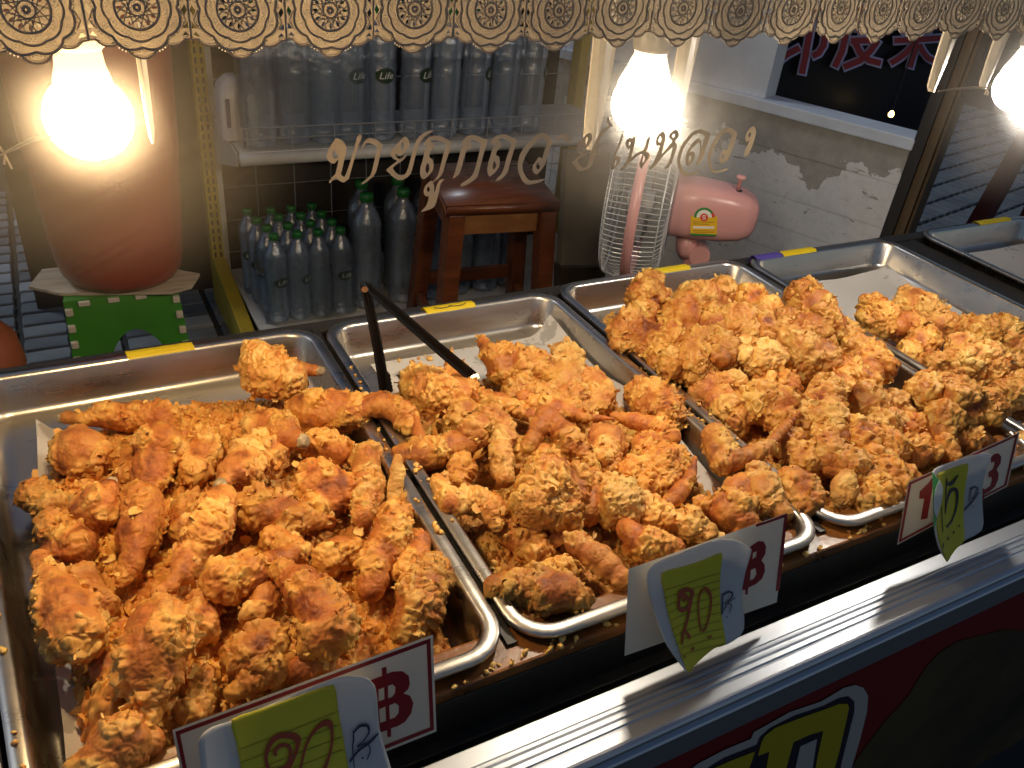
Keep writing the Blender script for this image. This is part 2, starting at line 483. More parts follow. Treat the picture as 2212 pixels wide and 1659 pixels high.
# fried crust: 'tone' is the kind of crust (0 bare browned skin ... 1 pale puffed batter)
def fried_mat(name, skin, mid, pale, dark):
    m, t, out = nodes(name)
    p = N(t, 'ShaderNodeBsdfPrincipled')
    at_ = N(t, 'ShaderNodeAttribute', attribute_name='tone')
    mp = coords(t)
    n1 = N(t, 'ShaderNodeTexNoise', Scale=70.0, Detail=6.0, Roughness=0.65); t.links.new(mp.outputs[0], n1.inputs['Vector'])
    n2 = N(t, 'ShaderNodeTexNoise', Scale=26.0, Detail=3.0, Roughness=0.5); t.links.new(mp.outputs[0], n2.inputs['Vector'])
    oi = N(t, 'ShaderNodeObjectInfo')
    a = N(t, 'ShaderNodeMath', operation='MULTIPLY_ADD'); a.inputs[1].default_value = 0.55; a.inputs[2].default_value = -0.275
    t.links.new(n1.outputs[0], a.inputs[0])
    b = N(t, 'ShaderNodeMath', operation='ADD'); t.links.new(at_.outputs['Fac'], b.inputs[0]); t.links.new(a.outputs[0], b.inputs[1])
    rp = ramp(t, [(0.0, dark), (0.20, skin), (0.50, mid), (0.82, pale), (1.0, tuple(min(1, c * 1.15) for c in pale))])
    t.links.new(b.outputs[0], rp.inputs[0])
    # browner and redder fried patches
    pr = ramp(t, [(0.54, 0.0), (0.68, 0.62)]); t.links.new(n2.outputs[0], pr.inputs[0])
    mx = N(t, 'ShaderNodeMix', data_type='RGBA'); mx.inputs[7].default_value = rgba(skin)
    t.links.new(pr.outputs[0], mx.inputs[0]); t.links.new(rp.outputs[0], mx.inputs[6])
    n4 = N(t, 'ShaderNodeTexNoise', Scale=13.0, Detail=4.0, Roughness=0.6, Distortion=1.2); t.links.new(mp.outputs[0], n4.inputs['Vector'])
    hs = N(t, 'ShaderNodeHueSaturation')
    hm = N(t, 'ShaderNodeMapRange'); hm.inputs['From Min'].default_value = 0.3; hm.inputs['From Max'].default_value = 0.7; hm.inputs['To Min'].default_value = 0.486; hm.inputs['To Max'].default_value = 0.507
    t.links.new(n4.outputs[0], hm.inputs[0]); t.links.new(hm.outputs[0], hs.inputs['Hue'])
    mv = N(t, 'ShaderNodeMath', operation='MULTIPLY_ADD'); mv.inputs[1].default_value = 0.32; mv.inputs[2].default_value = 0.84
    t.links.new(oi.outputs['Random'], mv.inputs[0]); t.links.new(mv.outputs[0], hs.inputs['Value'])
    t.links.new(mx.outputs[2], hs.inputs['Color'])
    t.links.new(hs.outputs[0], p.inputs['Base Color'])
    rr = N(t, 'ShaderNodeMapRange'); rr.inputs['To Min'].default_value = 0.36; rr.inputs['To Max'].default_value = 0.66
    t.links.new(n2.outputs[0], rr.inputs[0]); t.links.new(rr.outputs[0], p.inputs['Roughness'])
    p.inputs['Specular IOR Level'].default_value = 0.36
    n3 = N(t, 'ShaderNodeTexNoise', Scale=420.0, Detail=3.0, Roughness=0.6); t.links.new(mp.outputs[0], n3.inputs['Vector'])
    bu = N(t, 'ShaderNodeBump', Strength=0.45, Distance=0.0012); t.links.new(n3.outputs[0], bu.inputs['Height']); t.links.new(bu.outputs[0], p.inputs['Normal'])
    p.inputs['Subsurface Weight'].default_value = 0.12
    p.inputs['Subsurface Radius'].default_value = (0.006, 0.0025, 0.001)
    p.inputs['Subsurface Scale'].default_value = 1.0
    t.links.new(p.outputs[0], out.inputs['Surface'])
    return m
M['fried'] = fried_mat('fried_crust', (0.47, 0.165, 0.032), (0.64, 0.315, 0.062), (0.79, 0.50, 0.135), (0.20, 0.055, 0.016))
M['fried_pale'] = fried_mat('fried_crust_pale', (0.51, 0.200, 0.044), (0.66, 0.350, 0.082), (0.80, 0.53, 0.165), (0.22, 0.065, 0.020))

# ================================================================== GROUND AND PAVING
ground = mesh('ground', [(-14, -8, -0.012), (16, -8, -0.012), (16, 16, -0.012), (-14, 16, -0.012)], [(0, 1, 2, 3)], M['grout'])
tag(ground, kind='structure')
rng = random.Random(4)
def tile_mesh(seed):
    r = random.Random(seed)
    hx, hy = 0.0580, 0.0325
    def j(): return r.uniform(-0.0018, 0.0018)
    b = [(-hx, -hy), (hx, -hy), (hx, hy), (-hx, hy)]
    ring = []
    for k in range(4):
        a, c = b[k], b[(k + 1) % 4]
        ring.append((a[0] * .97 + c[0] * .03 + j(), a[1] * .97 + c[1] * .03 + j()))
        ring.append((a[0] * .5 + c[0] * .5 + j(), a[1] * .5 + c[1] * .5 + j()))
        ring.append((a[0] * .06 + c[0] * .94 + j(), a[1] * .06 + c[1] * .94 + j()))
    n = len(ring)
    V = [(x, y, -0.012) for x, y in ring] + [(x * .97, y * .95, -0.001) for x, y in ring] + [(x * .93, y * .88, 0.0015 + j() * .3) for x, y in ring]
    F = [(i, (i + 1) % n, n + (i + 1) % n, n + i) for i in range(n)] + [(n + i, n + (i + 1) % n, 2 * n + (i + 1) % n, 2 * n + i) for i in range(n)] + [tuple(2 * n + i for i in range(n))]
    me = bpy.data.meshes.new('paving_tile'); me.from_pydata(V, [], F); me.update()
    return me
tms = []
for s in range(8):
    me = tile_mesh(s); me.materials.append((M['tile_pale'], M['tile'], M['tile_light'], M['tile'], M['tile_pale'])[s % 5]); tms.append(me)
PXT, PYT = 0.132, 0.0772
cells = []
for i in range(-7, 50):
    for j in range(20, 60):
        x = 0.02 + i * PXT; y = j * PYT
        if x < 0.62 and y < 3.7 and x > -0.62: cells.append((x, y))
for i in range(30, 88):
    for j in range(4, 42):
        x_ = .02 + i * PYT - 4.0; y_ = j * PXT - 2.6
        x = 4.0 + x_ * math.cos(R(12)) - y_ * math.sin(R(12)); y = 2.6 + x_ * math.sin(R(12)) + y_ * math.cos(R(12))
        if 2.75 < x < 6.4 and 1.5 < y < 4.6: cells.append((x, y))
cells.sort(key=lambda c: (c[0] - 0.0) ** 2 + c[1] ** 2)
pav_rest = MB()
for k, (x, y) in enumerate(cells):
    tr_ = x > 2.7
    if k < 300:
        o = bpy.data.objects.new('paving_tile', tms[rng.randrange(8)])
        link(o, ground)
        o.location = (x, y, rng.uniform(-.0015, .0015)); o.rotation_euler = (rng.uniform(-.01, .01), rng.uniform(-.01, .01), rng.uniform(-.02, .02) + (R(102) if tr_ else 0))
    else:
        me = tms[rng.randrange(8)]
        pav_rest.add([(v.co.x + x, v.co.y + y, v.co.z) if not tr_ else (x + v.co.x * math.cos(R(102)) - v.co.y * math.sin(R(102)), y + v.co.x * math.sin(R(102)) + v.co.y * math.cos(R(102)), v.co.z) for v in me.vertices], [tuple(p.vertices) for p in me.polygons])
tag(pav_rest.build('far_paving', M['tile'], ground), kind='stuff')

wall_far = MB().box((1.0, 6.2, 1.5), (18, 0.2, 3.2)).build('dark_backdrop_wall', M['dark_wall'])  # wall added to close off the sky; unlit distance put into its dark colour
tag(wall_far, 'dark brown wall added to close off the unlit distance far behind the bottle rack', 'wall')

# ================================================================== STALL BODY
X0, X1 = -0.75, 2.75
stall = thing('food_stall', 'glass fronted food stall with a ribbed aluminium rail and black tray bed', 'stall', (1.0, 0.7, 0))
tb = MB().box(((X0 + X1) / 2, 0.79, 0.585), (X1 - X0, 0.70, 0.03))
tb.build('tray_bed', M['black_frame'], stall)
led = MB()
# greasy ledge in front of the trays (two strips butted to the tray bed)
led.box(((X0 + X1) / 2, 0.4495, 0.648), (X1 - X0, 0.045, 0.014))
led.build('greasy_ledge', M['greasy_board'], stall, bevel=0.003)
fr = MB()
fr.box(((X0 + X1) / 2, 0.4365, 0.6125), (X1 - X0, 0.018, 0.055))      # dark metal lip under the ledge
fr.box(((X0 + X1) / 2, 0.43, 0.560), (X1 - X0, 0.03, 0.05))
fr.build('ledge_face', M['black_frame'], stall, bevel=0.002)
# bearers between trays (dark bars the tray rims rest on)
for x in (0.307, 0.728, 1.163):
    MB().box((x, 0.78, 0.630), (0.010, 0.66, 0.058)).build('bearer', M['black_frame'], stall)
MB().box((1.640, 0.78, 0.6265), (0.10, 0.66, 0.052)).build('bearer', M['black_frame'], stall)
MB().box(((X0 + X1) / 2, 1.118, 0.628), (X1 - X0, 0.03, 0.055)).build('rear_bearer', M['black_frame'], stall, bevel=0.003)
# bright steel apron left of the first tray
MB().hexa([(-.60, .43, .650), (-.116, .43, .650), (-.172, 1.09, .650), (-.60, 1.09, .650), (-.60, .43, .661), (-.116, .43, .661), (-.172, 1.09, .661), (-.60, 1.09, .661)]).build('steel_apron', M['alu'], stall, bevel=0.003)
# bottom of the slot where the glass stands, and the body front
MB().box(((X0 + X1) / 2, 0.40, 0.535), (X1 - X0, 0.10, 0.012)).build('slot_floor', M['black_frame'], stall)

# ribbed aluminium rail: cross-section (y, z), customers' side at small y
def rail_prof():
    P = [(0.388, 0.560), (0.388, 0.6205), (0.3865, 0.622)]
    def top(y): return 0.622 + 0.10 * (0.386 - y)
    for y, dz in ((0.3685, 0), (0.3675, -.0016), (0.3660, -.0016), (0.3650, .0010), (0.3625, .0012), (0.3610, -.0012), (0.3590, -.0014), (0.3580, .0008), (0.3550, .0010), (0.3535, -.0014), (0.3515, -.0014), (0.3505, .0006), (0.3475, .0006), (0.3460, -.0010), (0.3445, -.0008), (0.3435, 0.0), (0.3320, 0.0)):
        P.append((y, top(y) + dz))
    zt = top(0.332)
    for a in (20, 45, 70, 90):
        P.append((0.332 - 0.007 * math.sin(R(a)), zt - 0.006 * (1 - math.cos(R(a)))))
    P += [(0.325, zt - .007), (0.3268, zt - .0085), (0.3268, zt - .0115), (0.323, zt - .013), (0.3215, zt - .015), (0.3205, zt - .048), (0.324, zt - .051), (0.330, zt - .051)]
    return P
rp_ = rail_prof()
V = []; F = []
for x in (X0, X1):
    V += [(x, y, z) for y, z in rp_]
n = len(rp_)
for i in range(n - 1): F.append((i, i + 1, n + i + 1, n + i))
F.append(tuple(range(n - 1, -1, -1))); F.append(tuple(range(n, 2 * n))); F.append((n - 1, 0, n, 2 * n - 1))
mesh('front_rail', V, F, M['alu'], stall)
# unseen stall roof, added to bounce bulb light and shade the trays; front beam
MB().box(((X0 + X1) / 2, 1.08, 1.60), (X1 - X0, 1.08, 0.02)).build('unseen_roof_panel', M['roof'], stall)
MB().box(((X0 + X1) / 2, 0.575, 1.30), (X1 - X0, 0.02, 0.10)).build('front_beam', M['roof'], stall)
MB().box(((X0 + X1) / 2, 0.735, 1.36), (X1 - X0, 0.03, 0.025)).build('lamp_bar', M['white_plastic'], stall)
for x in (X0 + .02, X1 - .02):
    MB().box((x, 1.10, 0.8), (0.03, 0.03, 1.58)).build('post', M['alu'], stall)

# printed banner on the stall front
BY = 0.338
def bmap(px, py, h): return Vector(at(px, py, y=BY - h))
def bslab(name, loops, mat, h0, parent, sub=0):
    V, F = slab([smooth_loop(l, sub) if sub else l for l in loops], lambda x, y, h: bmap(x, y, h0 + h), 0.0006)
    return mesh(name, V, F, mat, parent)
banner = thing('stall_banner', 'dark red printed banner with a fat yellow letter under the aluminium rail', 'banner', (1.0, BY, 0.3))
mesh('sheet', [(X0, BY, 0.0), (X1, BY, 0.0), (X1, BY, 0.572), (X0, BY, 0.572), (X0, BY + .02, 0.0), (X1, BY + .02, 0.0), (X1, BY + .02, 0.572), (X0, BY + .02, 0.572)],
     [(0, 1, 2, 3), (5, 4, 7, 6), (0, 3, 7, 4), (1, 5, 6, 2), (3, 2, 6, 7), (0, 4, 5, 1)], M['banner_red'], banner)
def B7(pts): return [(1426.4 + x * .248, 1399 + y * .248) for x, y in pts]
bslab('brown_photo', [B7([(2330, 150), (2160, 420), (1960, 640), (1800, 850), (1660, 1060), (1560, 1500), (3400, 1500), (3400, -120), (2600, -60)])], M['banner_brown'], 0.0004, banner, 2)
bslab('letter_white', [B7([(240, 1080), (330, 1010), (560, 890), (790, 795), (815, 735), (900, 690), (1130, 560), (1400, 470), (1600, 350), (1700, 325), (1770, 350), (1810, 420), (1800, 560), (1740, 800), (1680, 1000), (1600, 1300), (100, 1300)])], M['banner_white'], 0.0012, banner)
bslab('letter_outline', [B7([(400, 1060), (560, 960), (840, 850), (870, 780), (960, 700), (1180, 590), (1420, 510), (1560, 440), (1640, 425), (1690, 470), (1690, 560), (1640, 760), (1580, 1000), (1520, 1300), (300, 1300)])], M['ink_black'], 0.0020, banner)
bslab('letter_fill', [B7([(880, 830), (910, 770), (1000, 700), (1200, 620), (1430, 540), (1560, 490), (1630, 490), (1645, 520), (1620, 640), (1560, 900), (1450, 1300), (1310, 1300), (1370, 950), (1420, 725), (1300, 760), (1160, 825), (1130, 930), (1030, 1300), (880, 1300), (950, 905), (850, 945)]),], M['banner_yellow'], 0.0028, banner)
bslab('letter_fill', [B7([(470, 1050), (640, 975), (825, 905), (800, 985), (770, 1060), (640, 1300), (420, 1300)])], M['banner_yellow'], 0.0028, banner)
bslab('letter_hole', [B7([(1220, 860), (1365, 795), (1340, 960), (1290, 1300), (1120, 1300)])], M['banner_white'], 0.0028, banner)

# ================================================================== TRAYS
def rrect(x0, y0, x1, y1, r, n=7):
    P = []
    for cx, cy, a0 in ((x1 - r, y0 + r, -90), (x1 - r, y1 - r, 0), (x0 + r, y1 - r, 90), (x0 + r, y0 + r, 180)):
        for k in range(n):
            a = R(a0 + 90 * k / (n - 1))
            P.append((cx + r * math.cos(a), cy + r * math.sin(a)))
    return P
FLOOR = RIM - 0.056
def make_tray(x0, y0, x1, y1, label, rot=0.0, skew=0.0):
    t = thing('steel_tray', label, 'tray', ((x0 + x1) / 2, (y0 + y1) / 2, FLOOR), rot, 'steel food trays on the stall')
    cx, cy = (x0 + x1) / 2, (y0 + y1) / 2
    sk = (lambda x, y: x - skew * max(0.0, (x1 - x) / (x1 - x0)) * (y - y0) / (y1 - y0))
    prof = [(0.0015, -.008, .046), (0.0, -.006, .046), (0.0, -.0015, .046), (0.0015, 0, .045), (.0125, 0, .036), (.0145, -.0010, .034), (.0165, -.0045, .033), (.0215, -.046, .030), (.0245, -.0525, .027), (.031, -.056, .022)]
    L = [[(sk(px, py) - cx, py - cy, RIM - FLOOR + dz) for px, py in rrect(x0 + o, y0 + o, x1 - o, y1 - o, r)] for o, dz, r in prof]
    V = [p for l in L for p in l]; m = len(L[0]); F = []
    for i in range(len(L) - 1):
        for k in range(m):
            F.append((i * m + k, i * m + (k + 1) % m, (i + 1) * m + (k + 1) % m, (i + 1) * m + k))
    F.append(tuple((len(L) - 1) * m + k for k in range(m)))
    o = mesh('pan', V, F, M['steel'], t, True, local=True)
    sol = o.modifiers.new('s', 'SOLIDIFY'); sol.thickness = 0.0012; sol.offset = -1
    return t
tray_boxes = [(-0.111, 0.436, 0.3035, 1.098), (0.3105, 0.434, 0.7225, 1.096), (0.7325, 0.436, 1.158, 1.112), (1.1695, 0.438, 1.585, 1.106), (1.697, 0.436, 2.112, 1.112)]
tray_labels = ['steel tray heaped with fried drumsticks at the left end of the stall',
               'steel tray of fried chicken wings with black tongs leaning in it',
               'steel tray piled highest with fried chicken chunks, behind the price sign for twenty',
               'half empty steel tray lined with a wide sheet of white paper',
               'nearly bare steel tray cut off by the right edge of the photo']
trays = [make_tray(*b, l, 0.0, .055 if k == 0 else 0.0) for k, (b, l) in enumerate(zip(tray_boxes, tray_labels))]
# tape price tags folded over the rear rims: part of their trays
def rim_tape(tray, box, pA, pB, mat=M['yellow_tape'], name='yellow_tape', squiggle=None):
    yb = box[3]
    a = at(*pA, z=RIM + .002); b = at(*pB, z=RIM + .002)
    xa, xb = a.x, b.x
    prof = [(yb + .002, RIM - .022), (yb + .002, RIM + .0008), (yb - .001, RIM + .0022), (yb - .013, RIM + .0022), (yb - .0165, RIM - .002)]
    nx = 8; V = []; F = []
    for i in range(nx + 1):
        x = xa + (xb - xa) * i / nx
        for k, (y, z) in enumerate(prof):
            wob = .0012 * math.sin(i * 1.7 + k)
            V.append((x + (.004 * (k / 4) if i in (0, nx) else 0), y, z + (abs(wob) if k in (2, 3) else 0)))
    m = len(prof)
    for i in range(nx):
        for k in range(m - 1): F.append((i * m + k, (i + 1) * m + k, (i + 1) * m + k + 1, i * m + k + 1))
    return mesh(name, V, F, mat, tray, True)
rim_tape(trays[0], tray_boxes[0], (268, 765), (413, 747))
tp = rim_tape(trays[1], tray_boxes[1], (925, 683), (1030, 665))
mb = MB()
for c in (950, 985):
    ctr = at(c + 12, 668, z=RIM + .004)
    mb.tube([(ctr.x + .016 * math.cos(a), tray_boxes[1][3] - .006 + .008 * math.sin(a), RIM + .0042) for a in [R(200 + 18 * k) for k in range(9)]], .0007, 4)
mb.build('handwriting', M['ink_black'], tp)
rim_tape(trays[2], tray_boxes[2], (1392, 582), (1478, 570))
rim_tape(trays[3], tray_boxes[3], (1690, 550), (1762, 540))
rim_tape(trays[3], tray_boxes[3], (1638, 562), (1692, 552), M['violet_tape'], 'violet_tape')
rim_tape(trays[4], tray_boxes[4], (2130, 490), (2185, 474))

# paper sheets lining trays
def liner(box, x0, x1, y0, y1, seed, label, lift=(0, 0, 0, 0)):
    """lift: how far the left, right, front, rear edges climb the tray wall"""
    r = np.random.RandomState(seed)
    nx, ny = 26, 36
    X = np.linspace(x0, x1, nx); Y = np.linspace(y0, y1, ny)
    V = []; F = []
    ph = r.uniform(0, 6, 6)
    for i in range(nx):
        for j in range(ny):
            u, v = i / (nx - 1), j / (ny - 1)
            z = FLOOR + .0025 + .0012 * math.sin(9 * u + ph[0] + 3 * v) * math.sin(7 * v + ph[1]) + .0008 * math.sin(23 * v + ph[2] + 5 * u)
            x, y = X[i], Y[j]
            for k, (d, amt) in enumerate(zip((u, 1 - u, v, 1 - v), lift)):
                if amt > 0:
                    s = max(0.0, 1 - d / 0.11)
                    z += amt * s * s * (0.8 + .25 * math.sin(11 * (v if k < 2 else u) + ph[3 + k % 3]))
            V.append((x + .002 * math.sin(13 * v + ph[4]), y + .002 * math.sin(11 * u + ph[5]), z))
    for i in range(nx - 1):
        for j in range(ny - 1):
            F.append((i * ny + j, (i + 1) * ny + j, (i + 1) * ny + j + 1, i * ny + j + 1))
    o = mesh('paper_liner', V, F, M['paper'], None, True)
    return tag(o, label, 'paper', 'paper sheets under the chicken')
def inner(b): return b[0] + .034, b[1] + .034, b[2] - .034, b[3] - .034
a = inner(tray_boxes[0]); liner(tray_boxes[0], a[0] - .004, a[2] - .03, a[1], a[3] - .055, 1, 'greasy paper sheet under the drumsticks in the left tray', (.034, 0, 0, 0))
a = inner(tray_boxes[1]); liner(tray_boxes[1], a[0] + .03, a[2] + .004, a[1] + .02, a[3] - .02, 2, 'crumpled translucent paper climbing the right wall of the wing tray', (0, .036, 0, 0))
a = inner(tray_boxes[2]); liner(tray_boxes[2], a[0] - .004, a[2] - .02, a[1], a[3] - .05, 3, 'white paper corner showing at the back left of the third tray', (.034, 0, 0, .006))
a = inner(tray_boxes[3]); liner(tray_boxes[3], a[0], a[2] - .012, a[1], a[3] - .03, 4, 'wide white paper sheet with grease spots in the half empty tray', (0, .010, 0, .012))
a = inner(tray_boxes[4]); liner(tray_boxes[4], a[0], a[2], a[1], a[3] - .02, 5, 'clean white paper in the nearly bare tray at the right edge', (0, 0, 0, .004))

# ================================================================== FRONT GLASS WITH ITS LETTERING
def glass_mat():
    m, t, out = nodes('clear_pane')
    tr = N(t, 'ShaderNodeBsdfTransparent'); tr.inputs['Color'].default_value = (0.985, 0.99, 0.985, 1)
    t.links.new(tr.outputs[0], out.inputs['Surface'])
    return m
M['pane'] = glass_mat()
def smear_mat(name, streak_rot, color, amount):
    """wiped grease film that also spreads the bulb glow: fades out to nothing at the patch edge (UV), breaks into wipe streaks"""
    m, t, out = nodes(name)
    uv = N(t, 'ShaderNodeTexCoord')
    sep = N(t, 'ShaderNodeVectorMath', operation='LENGTH')
    t.links.new(uv.outputs['Object'], sep.inputs[0])
    fall = N(t, 'ShaderNodeMapRange', interpolation_type='SMOOTHERSTEP')
    fall.inputs['From Min'].default_value = 1.0; fall.inputs['From Max'].default_value = 0.10
    fall.inputs['To Min'].default_value = 0.0; fall.inputs['To Max'].default_value = 1.0
    t.links.new(sep.outputs['Value'], fall.inputs[0])
    mp = N(t, 'ShaderNodeMapping'); mp.inputs['Rotation'].default_value = (0, 0, streak_rot); 
    t.links.new(uv.outputs['Object'], mp.inputs['Vector'])
    sc = N(t, 'ShaderNodeMapping'); sc.inputs['Scale'].default_value = (1.2, 34, 1)
    t.links.new(mp.outputs[0], sc.inputs['Vector'])
    no = N(t, 'ShaderNodeTexNoise', Scale=1.6, Detail=6.0, Roughness=0.65); t.links.new(sc.outputs[0], no.inputs['Vector'])
    st = ramp(t, [(0.30, 0.68), (0.70, 1.0)]); t.links.new(no.outputs[0], st.inputs[0])
    mu = N(t, 'ShaderNodeMath', operation='MULTIPLY'); t.links.new(fall.outputs[0], mu.inputs[0]); t.links.new(st.outputs[0], mu.inputs[1])
    clear = N(t, 'ShaderNodeBsdfTransparent')
    film = N(t, 'ShaderNodeBsdfTranslucent'); film.inputs['Color'].default_value = rgba(color)
    rf = N(t, 'ShaderNodeBsdfRefraction', Roughness=0.85, IOR=1.19); rf.inputs['Color'].default_value = (1, 1, 1, 1)
    mix1 = N(t, 'ShaderNodeMixShader'); mix1.inputs[0].default_value = 0.60
    t.links.new(rf.outputs[0], mix1.inputs[1]); t.links.new(film.outputs[0], mix1.inputs[2])
    fac = N(t, 'ShaderNodeMath', operation='MULTIPLY'); fac.inputs[1].default_value = amount; t.links.new(mu.outputs[0], fac.inputs[0])
    mix2 = N(t, 'ShaderNodeMixShader')
    t.links.new(fac.outputs[0], mix2.inputs[0]); t.links.new(clear.outputs[0], mix2.inputs[1]); t.links.new(mix1.outputs[0], mix2.inputs[2])
    t.links.new(mix2.outputs[0], out.inputs['Surface'])
    return m
glass = thing('front_glass', 'slanted clear front pane with tan lettering and wiped grease smears glowing round the bulbs', 'glass', (1.0, GY0, GZ0))
P = []
for z in (0.545, 1.29):
    for x in (X0 + .01, X1 - .01):
        P += [gpt(x, z, 0.0), gpt(x, z, -0.004)]
# order: (x0 out, x0 in, x1 out, x1 in) bottom then top
mesh('pane', P, [(0, 2, 6, 4), (3, 1, 5, 7), (4, 6, 7, 5), (0, 1, 3, 2), (0, 4, 5, 1), (2, 3, 7, 6)], M['pane'], glass)
def smear(px, py, rx, ry, rot, color, amount):  # grease patch centred on a bulb, sized and tuned to give its glow
    c = gp(px, py, -.0055)
    n = 28
    X = Vector((1, 0, 0)); Y = Vector(GV); Zv = Vector(GN)
    me = bpy.data.meshes.new('grease_glow_smear')
    V = [(0, 0, 0)] + [(math.cos(2 * math.pi * k / n), math.sin(2 * math.pi * k / n), 0) for k in range(n)]
    me.from_pydata(V, [], [(0, 1 + k, 1 + (k + 1) % n) for k in range(n)]); me.update()
    me.materials.append(smear_mat('grease_glow_smear', rot, color, amount))
    o = bpy.data.objects.new('grease_glow_smear', me); link(o, glass)
    o.matrix_parent_inverse = Matrix.Translation(glass.location).inverted()
    o.matrix_basis = Matrix(((X.x * rx, Y.x * ry, Zv.x, c.x), (X.y * rx, Y.y * ry, Zv.y, c.y), (X.z * rx, Y.z * ry, Zv.z, c.z), (0, 0, 0, 1)))
    return o
smear(205, 270, .150, .125, R(-28), (1, .93, .84), .075)
smear(1390, 240, .150, .115, R(-12), (1, .98, .96), .13)
smear(2190, 210, .150, .125, R(70), (1, .99, .98), .26)

def g4(pts): return [(685.8 + x * .2232, 246.9 + y * .2232) for x, y in pts]
def g5(pts): return [(1152.0 + x * .2232, 246.9 + y * .2232) for x, y in pts]
def glyph(loops, conv):
    loops = [smooth_loop(conv(l), 3) for l in loops]
    V, F = slab(loops, lambda x, y, h: gp(x, y, .0006 + h), 0.0007)
    return mesh('letter', V, F, M['letter_tan'], glass)
L4 = [
 [[(180,232),(215,238),(255,270),(278,310),(280,350),(262,430),(238,540),(228,580),(262,605),(300,510),(350,350),(380,230),(400,200),(425,198),(432,218),(420,250),(385,340),(350,455),(322,560),(302,625),(255,660),(215,645),(185,625),(150,640),(118,668),(112,650),(150,600),(172,580),(188,520),(205,430),(195,440),(175,468),(150,478),(120,465),(92,430),(90,400),(110,340),(150,270)],[(142,372),(152,350),(188,388),(204,396),(185,425),(160,425),(145,405)]],
 [[(410,370),(425,320),(455,260),(490,232),(530,230),(575,250),(628,290),(630,305),(600,430),(570,550),(545,595),(490,645),(440,677),(430,665),(480,620),(512,590),(528,545),(550,450),(578,325),(545,295),(500,275),(470,285),(440,320),(420,370)]],
 [[(835,220),(860,218),(885,255),(890,300),(870,340),(820,390),(790,400),(760,375),(752,400),(770,420),(800,432),(835,410),(860,392),(855,415),(820,450),(760,490),(730,520),(755,560),(790,585),(820,590),(850,575),(870,540),(890,470),(925,340),(955,255),(990,210),(1050,170),(1095,157),(1122,163),(1090,180),(1030,225),(990,275),(975,310),(950,400),(925,500),(905,570),(870,610),(820,635),(780,635),(740,615),(700,575),(665,540),(690,515),(740,475),(770,450),(730,430),(708,395),(710,365),(730,335),(780,280)],[(815,275),(830,270),(838,300),(825,345),(812,352),(805,320)]],
 [[(1025,290),(1040,265),(1080,225),(1120,207),(1165,207),(1215,220),(1260,245),(1300,265),(1295,290),(1270,380),(1240,470),(1215,560),(1185,610),(1130,650),(1110,660),(1140,625),(1165,590),(1190,500),(1215,400),(1240,300),(1200,265),(1150,250),(1110,250),(1095,262),(1120,285),(1135,310),(1125,340),(1095,355),(1085,385),(1085,415),(1115,440),(1125,490),(1115,540),(1085,585),(1030,630),(1005,615),(992,570),(995,520),(1015,450),(1030,390),(1040,340),(1060,320),(1045,300)],[(1065,470),(1080,500),(1082,540),(1065,572),(1050,555),(1048,510)]],
 [[(1085,650),(1110,645),(1120,670),(1130,700),(1130,760),(1155,690),(1180,640),(1205,628),(1232,628),(1205,655),(1190,680),(1175,760),(1150,850),(1120,905),(1060,930),(1010,945),(1005,935),(1050,890),(1072,830),(1075,790),(1060,795),(1035,780),(1028,740),(1045,690)],[(1070,700),(1085,715),(1082,745),(1068,750),(1060,725)]],
 [[(1385,300),(1400,265),(1440,220),(1480,202),(1530,203),(1590,225),(1645,250),(1640,275),(1610,380),(1580,490),(1550,600),(1500,650),(1440,685),(1385,700),(1388,675),(1440,640),(1490,600),(1520,540),(1550,430),(1580,295),(1545,265),(1505,248),(1475,262),(1492,290),(1485,330),(1445,350),(1425,400),(1400,500),(1370,580),(1330,612),(1310,620),(1335,540),(1365,430),(1390,340),(1415,310)]],
 [[(1678,270),(1690,245),(1725,210),(1770,193),(1815,193),(1870,215),(1930,245),(1925,275),(1895,370),(1865,470),(1840,560),(1800,610),(1760,640),(1728,640),(1735,622),(1775,585),(1800,530),(1830,420),(1872,290),(1835,255),(1790,232),(1755,245),(1778,275),(1780,305),(1755,335),(1735,360),(1728,395),(1758,410),(1765,460),(1755,510),(1720,560),(1670,603),(1650,585),(1642,540),(1655,460),(1675,400),(1690,340),(1715,310),(1690,285)],[(1712,450),(1728,480),(1728,510),(1708,537),(1696,515),(1700,475)]],
]
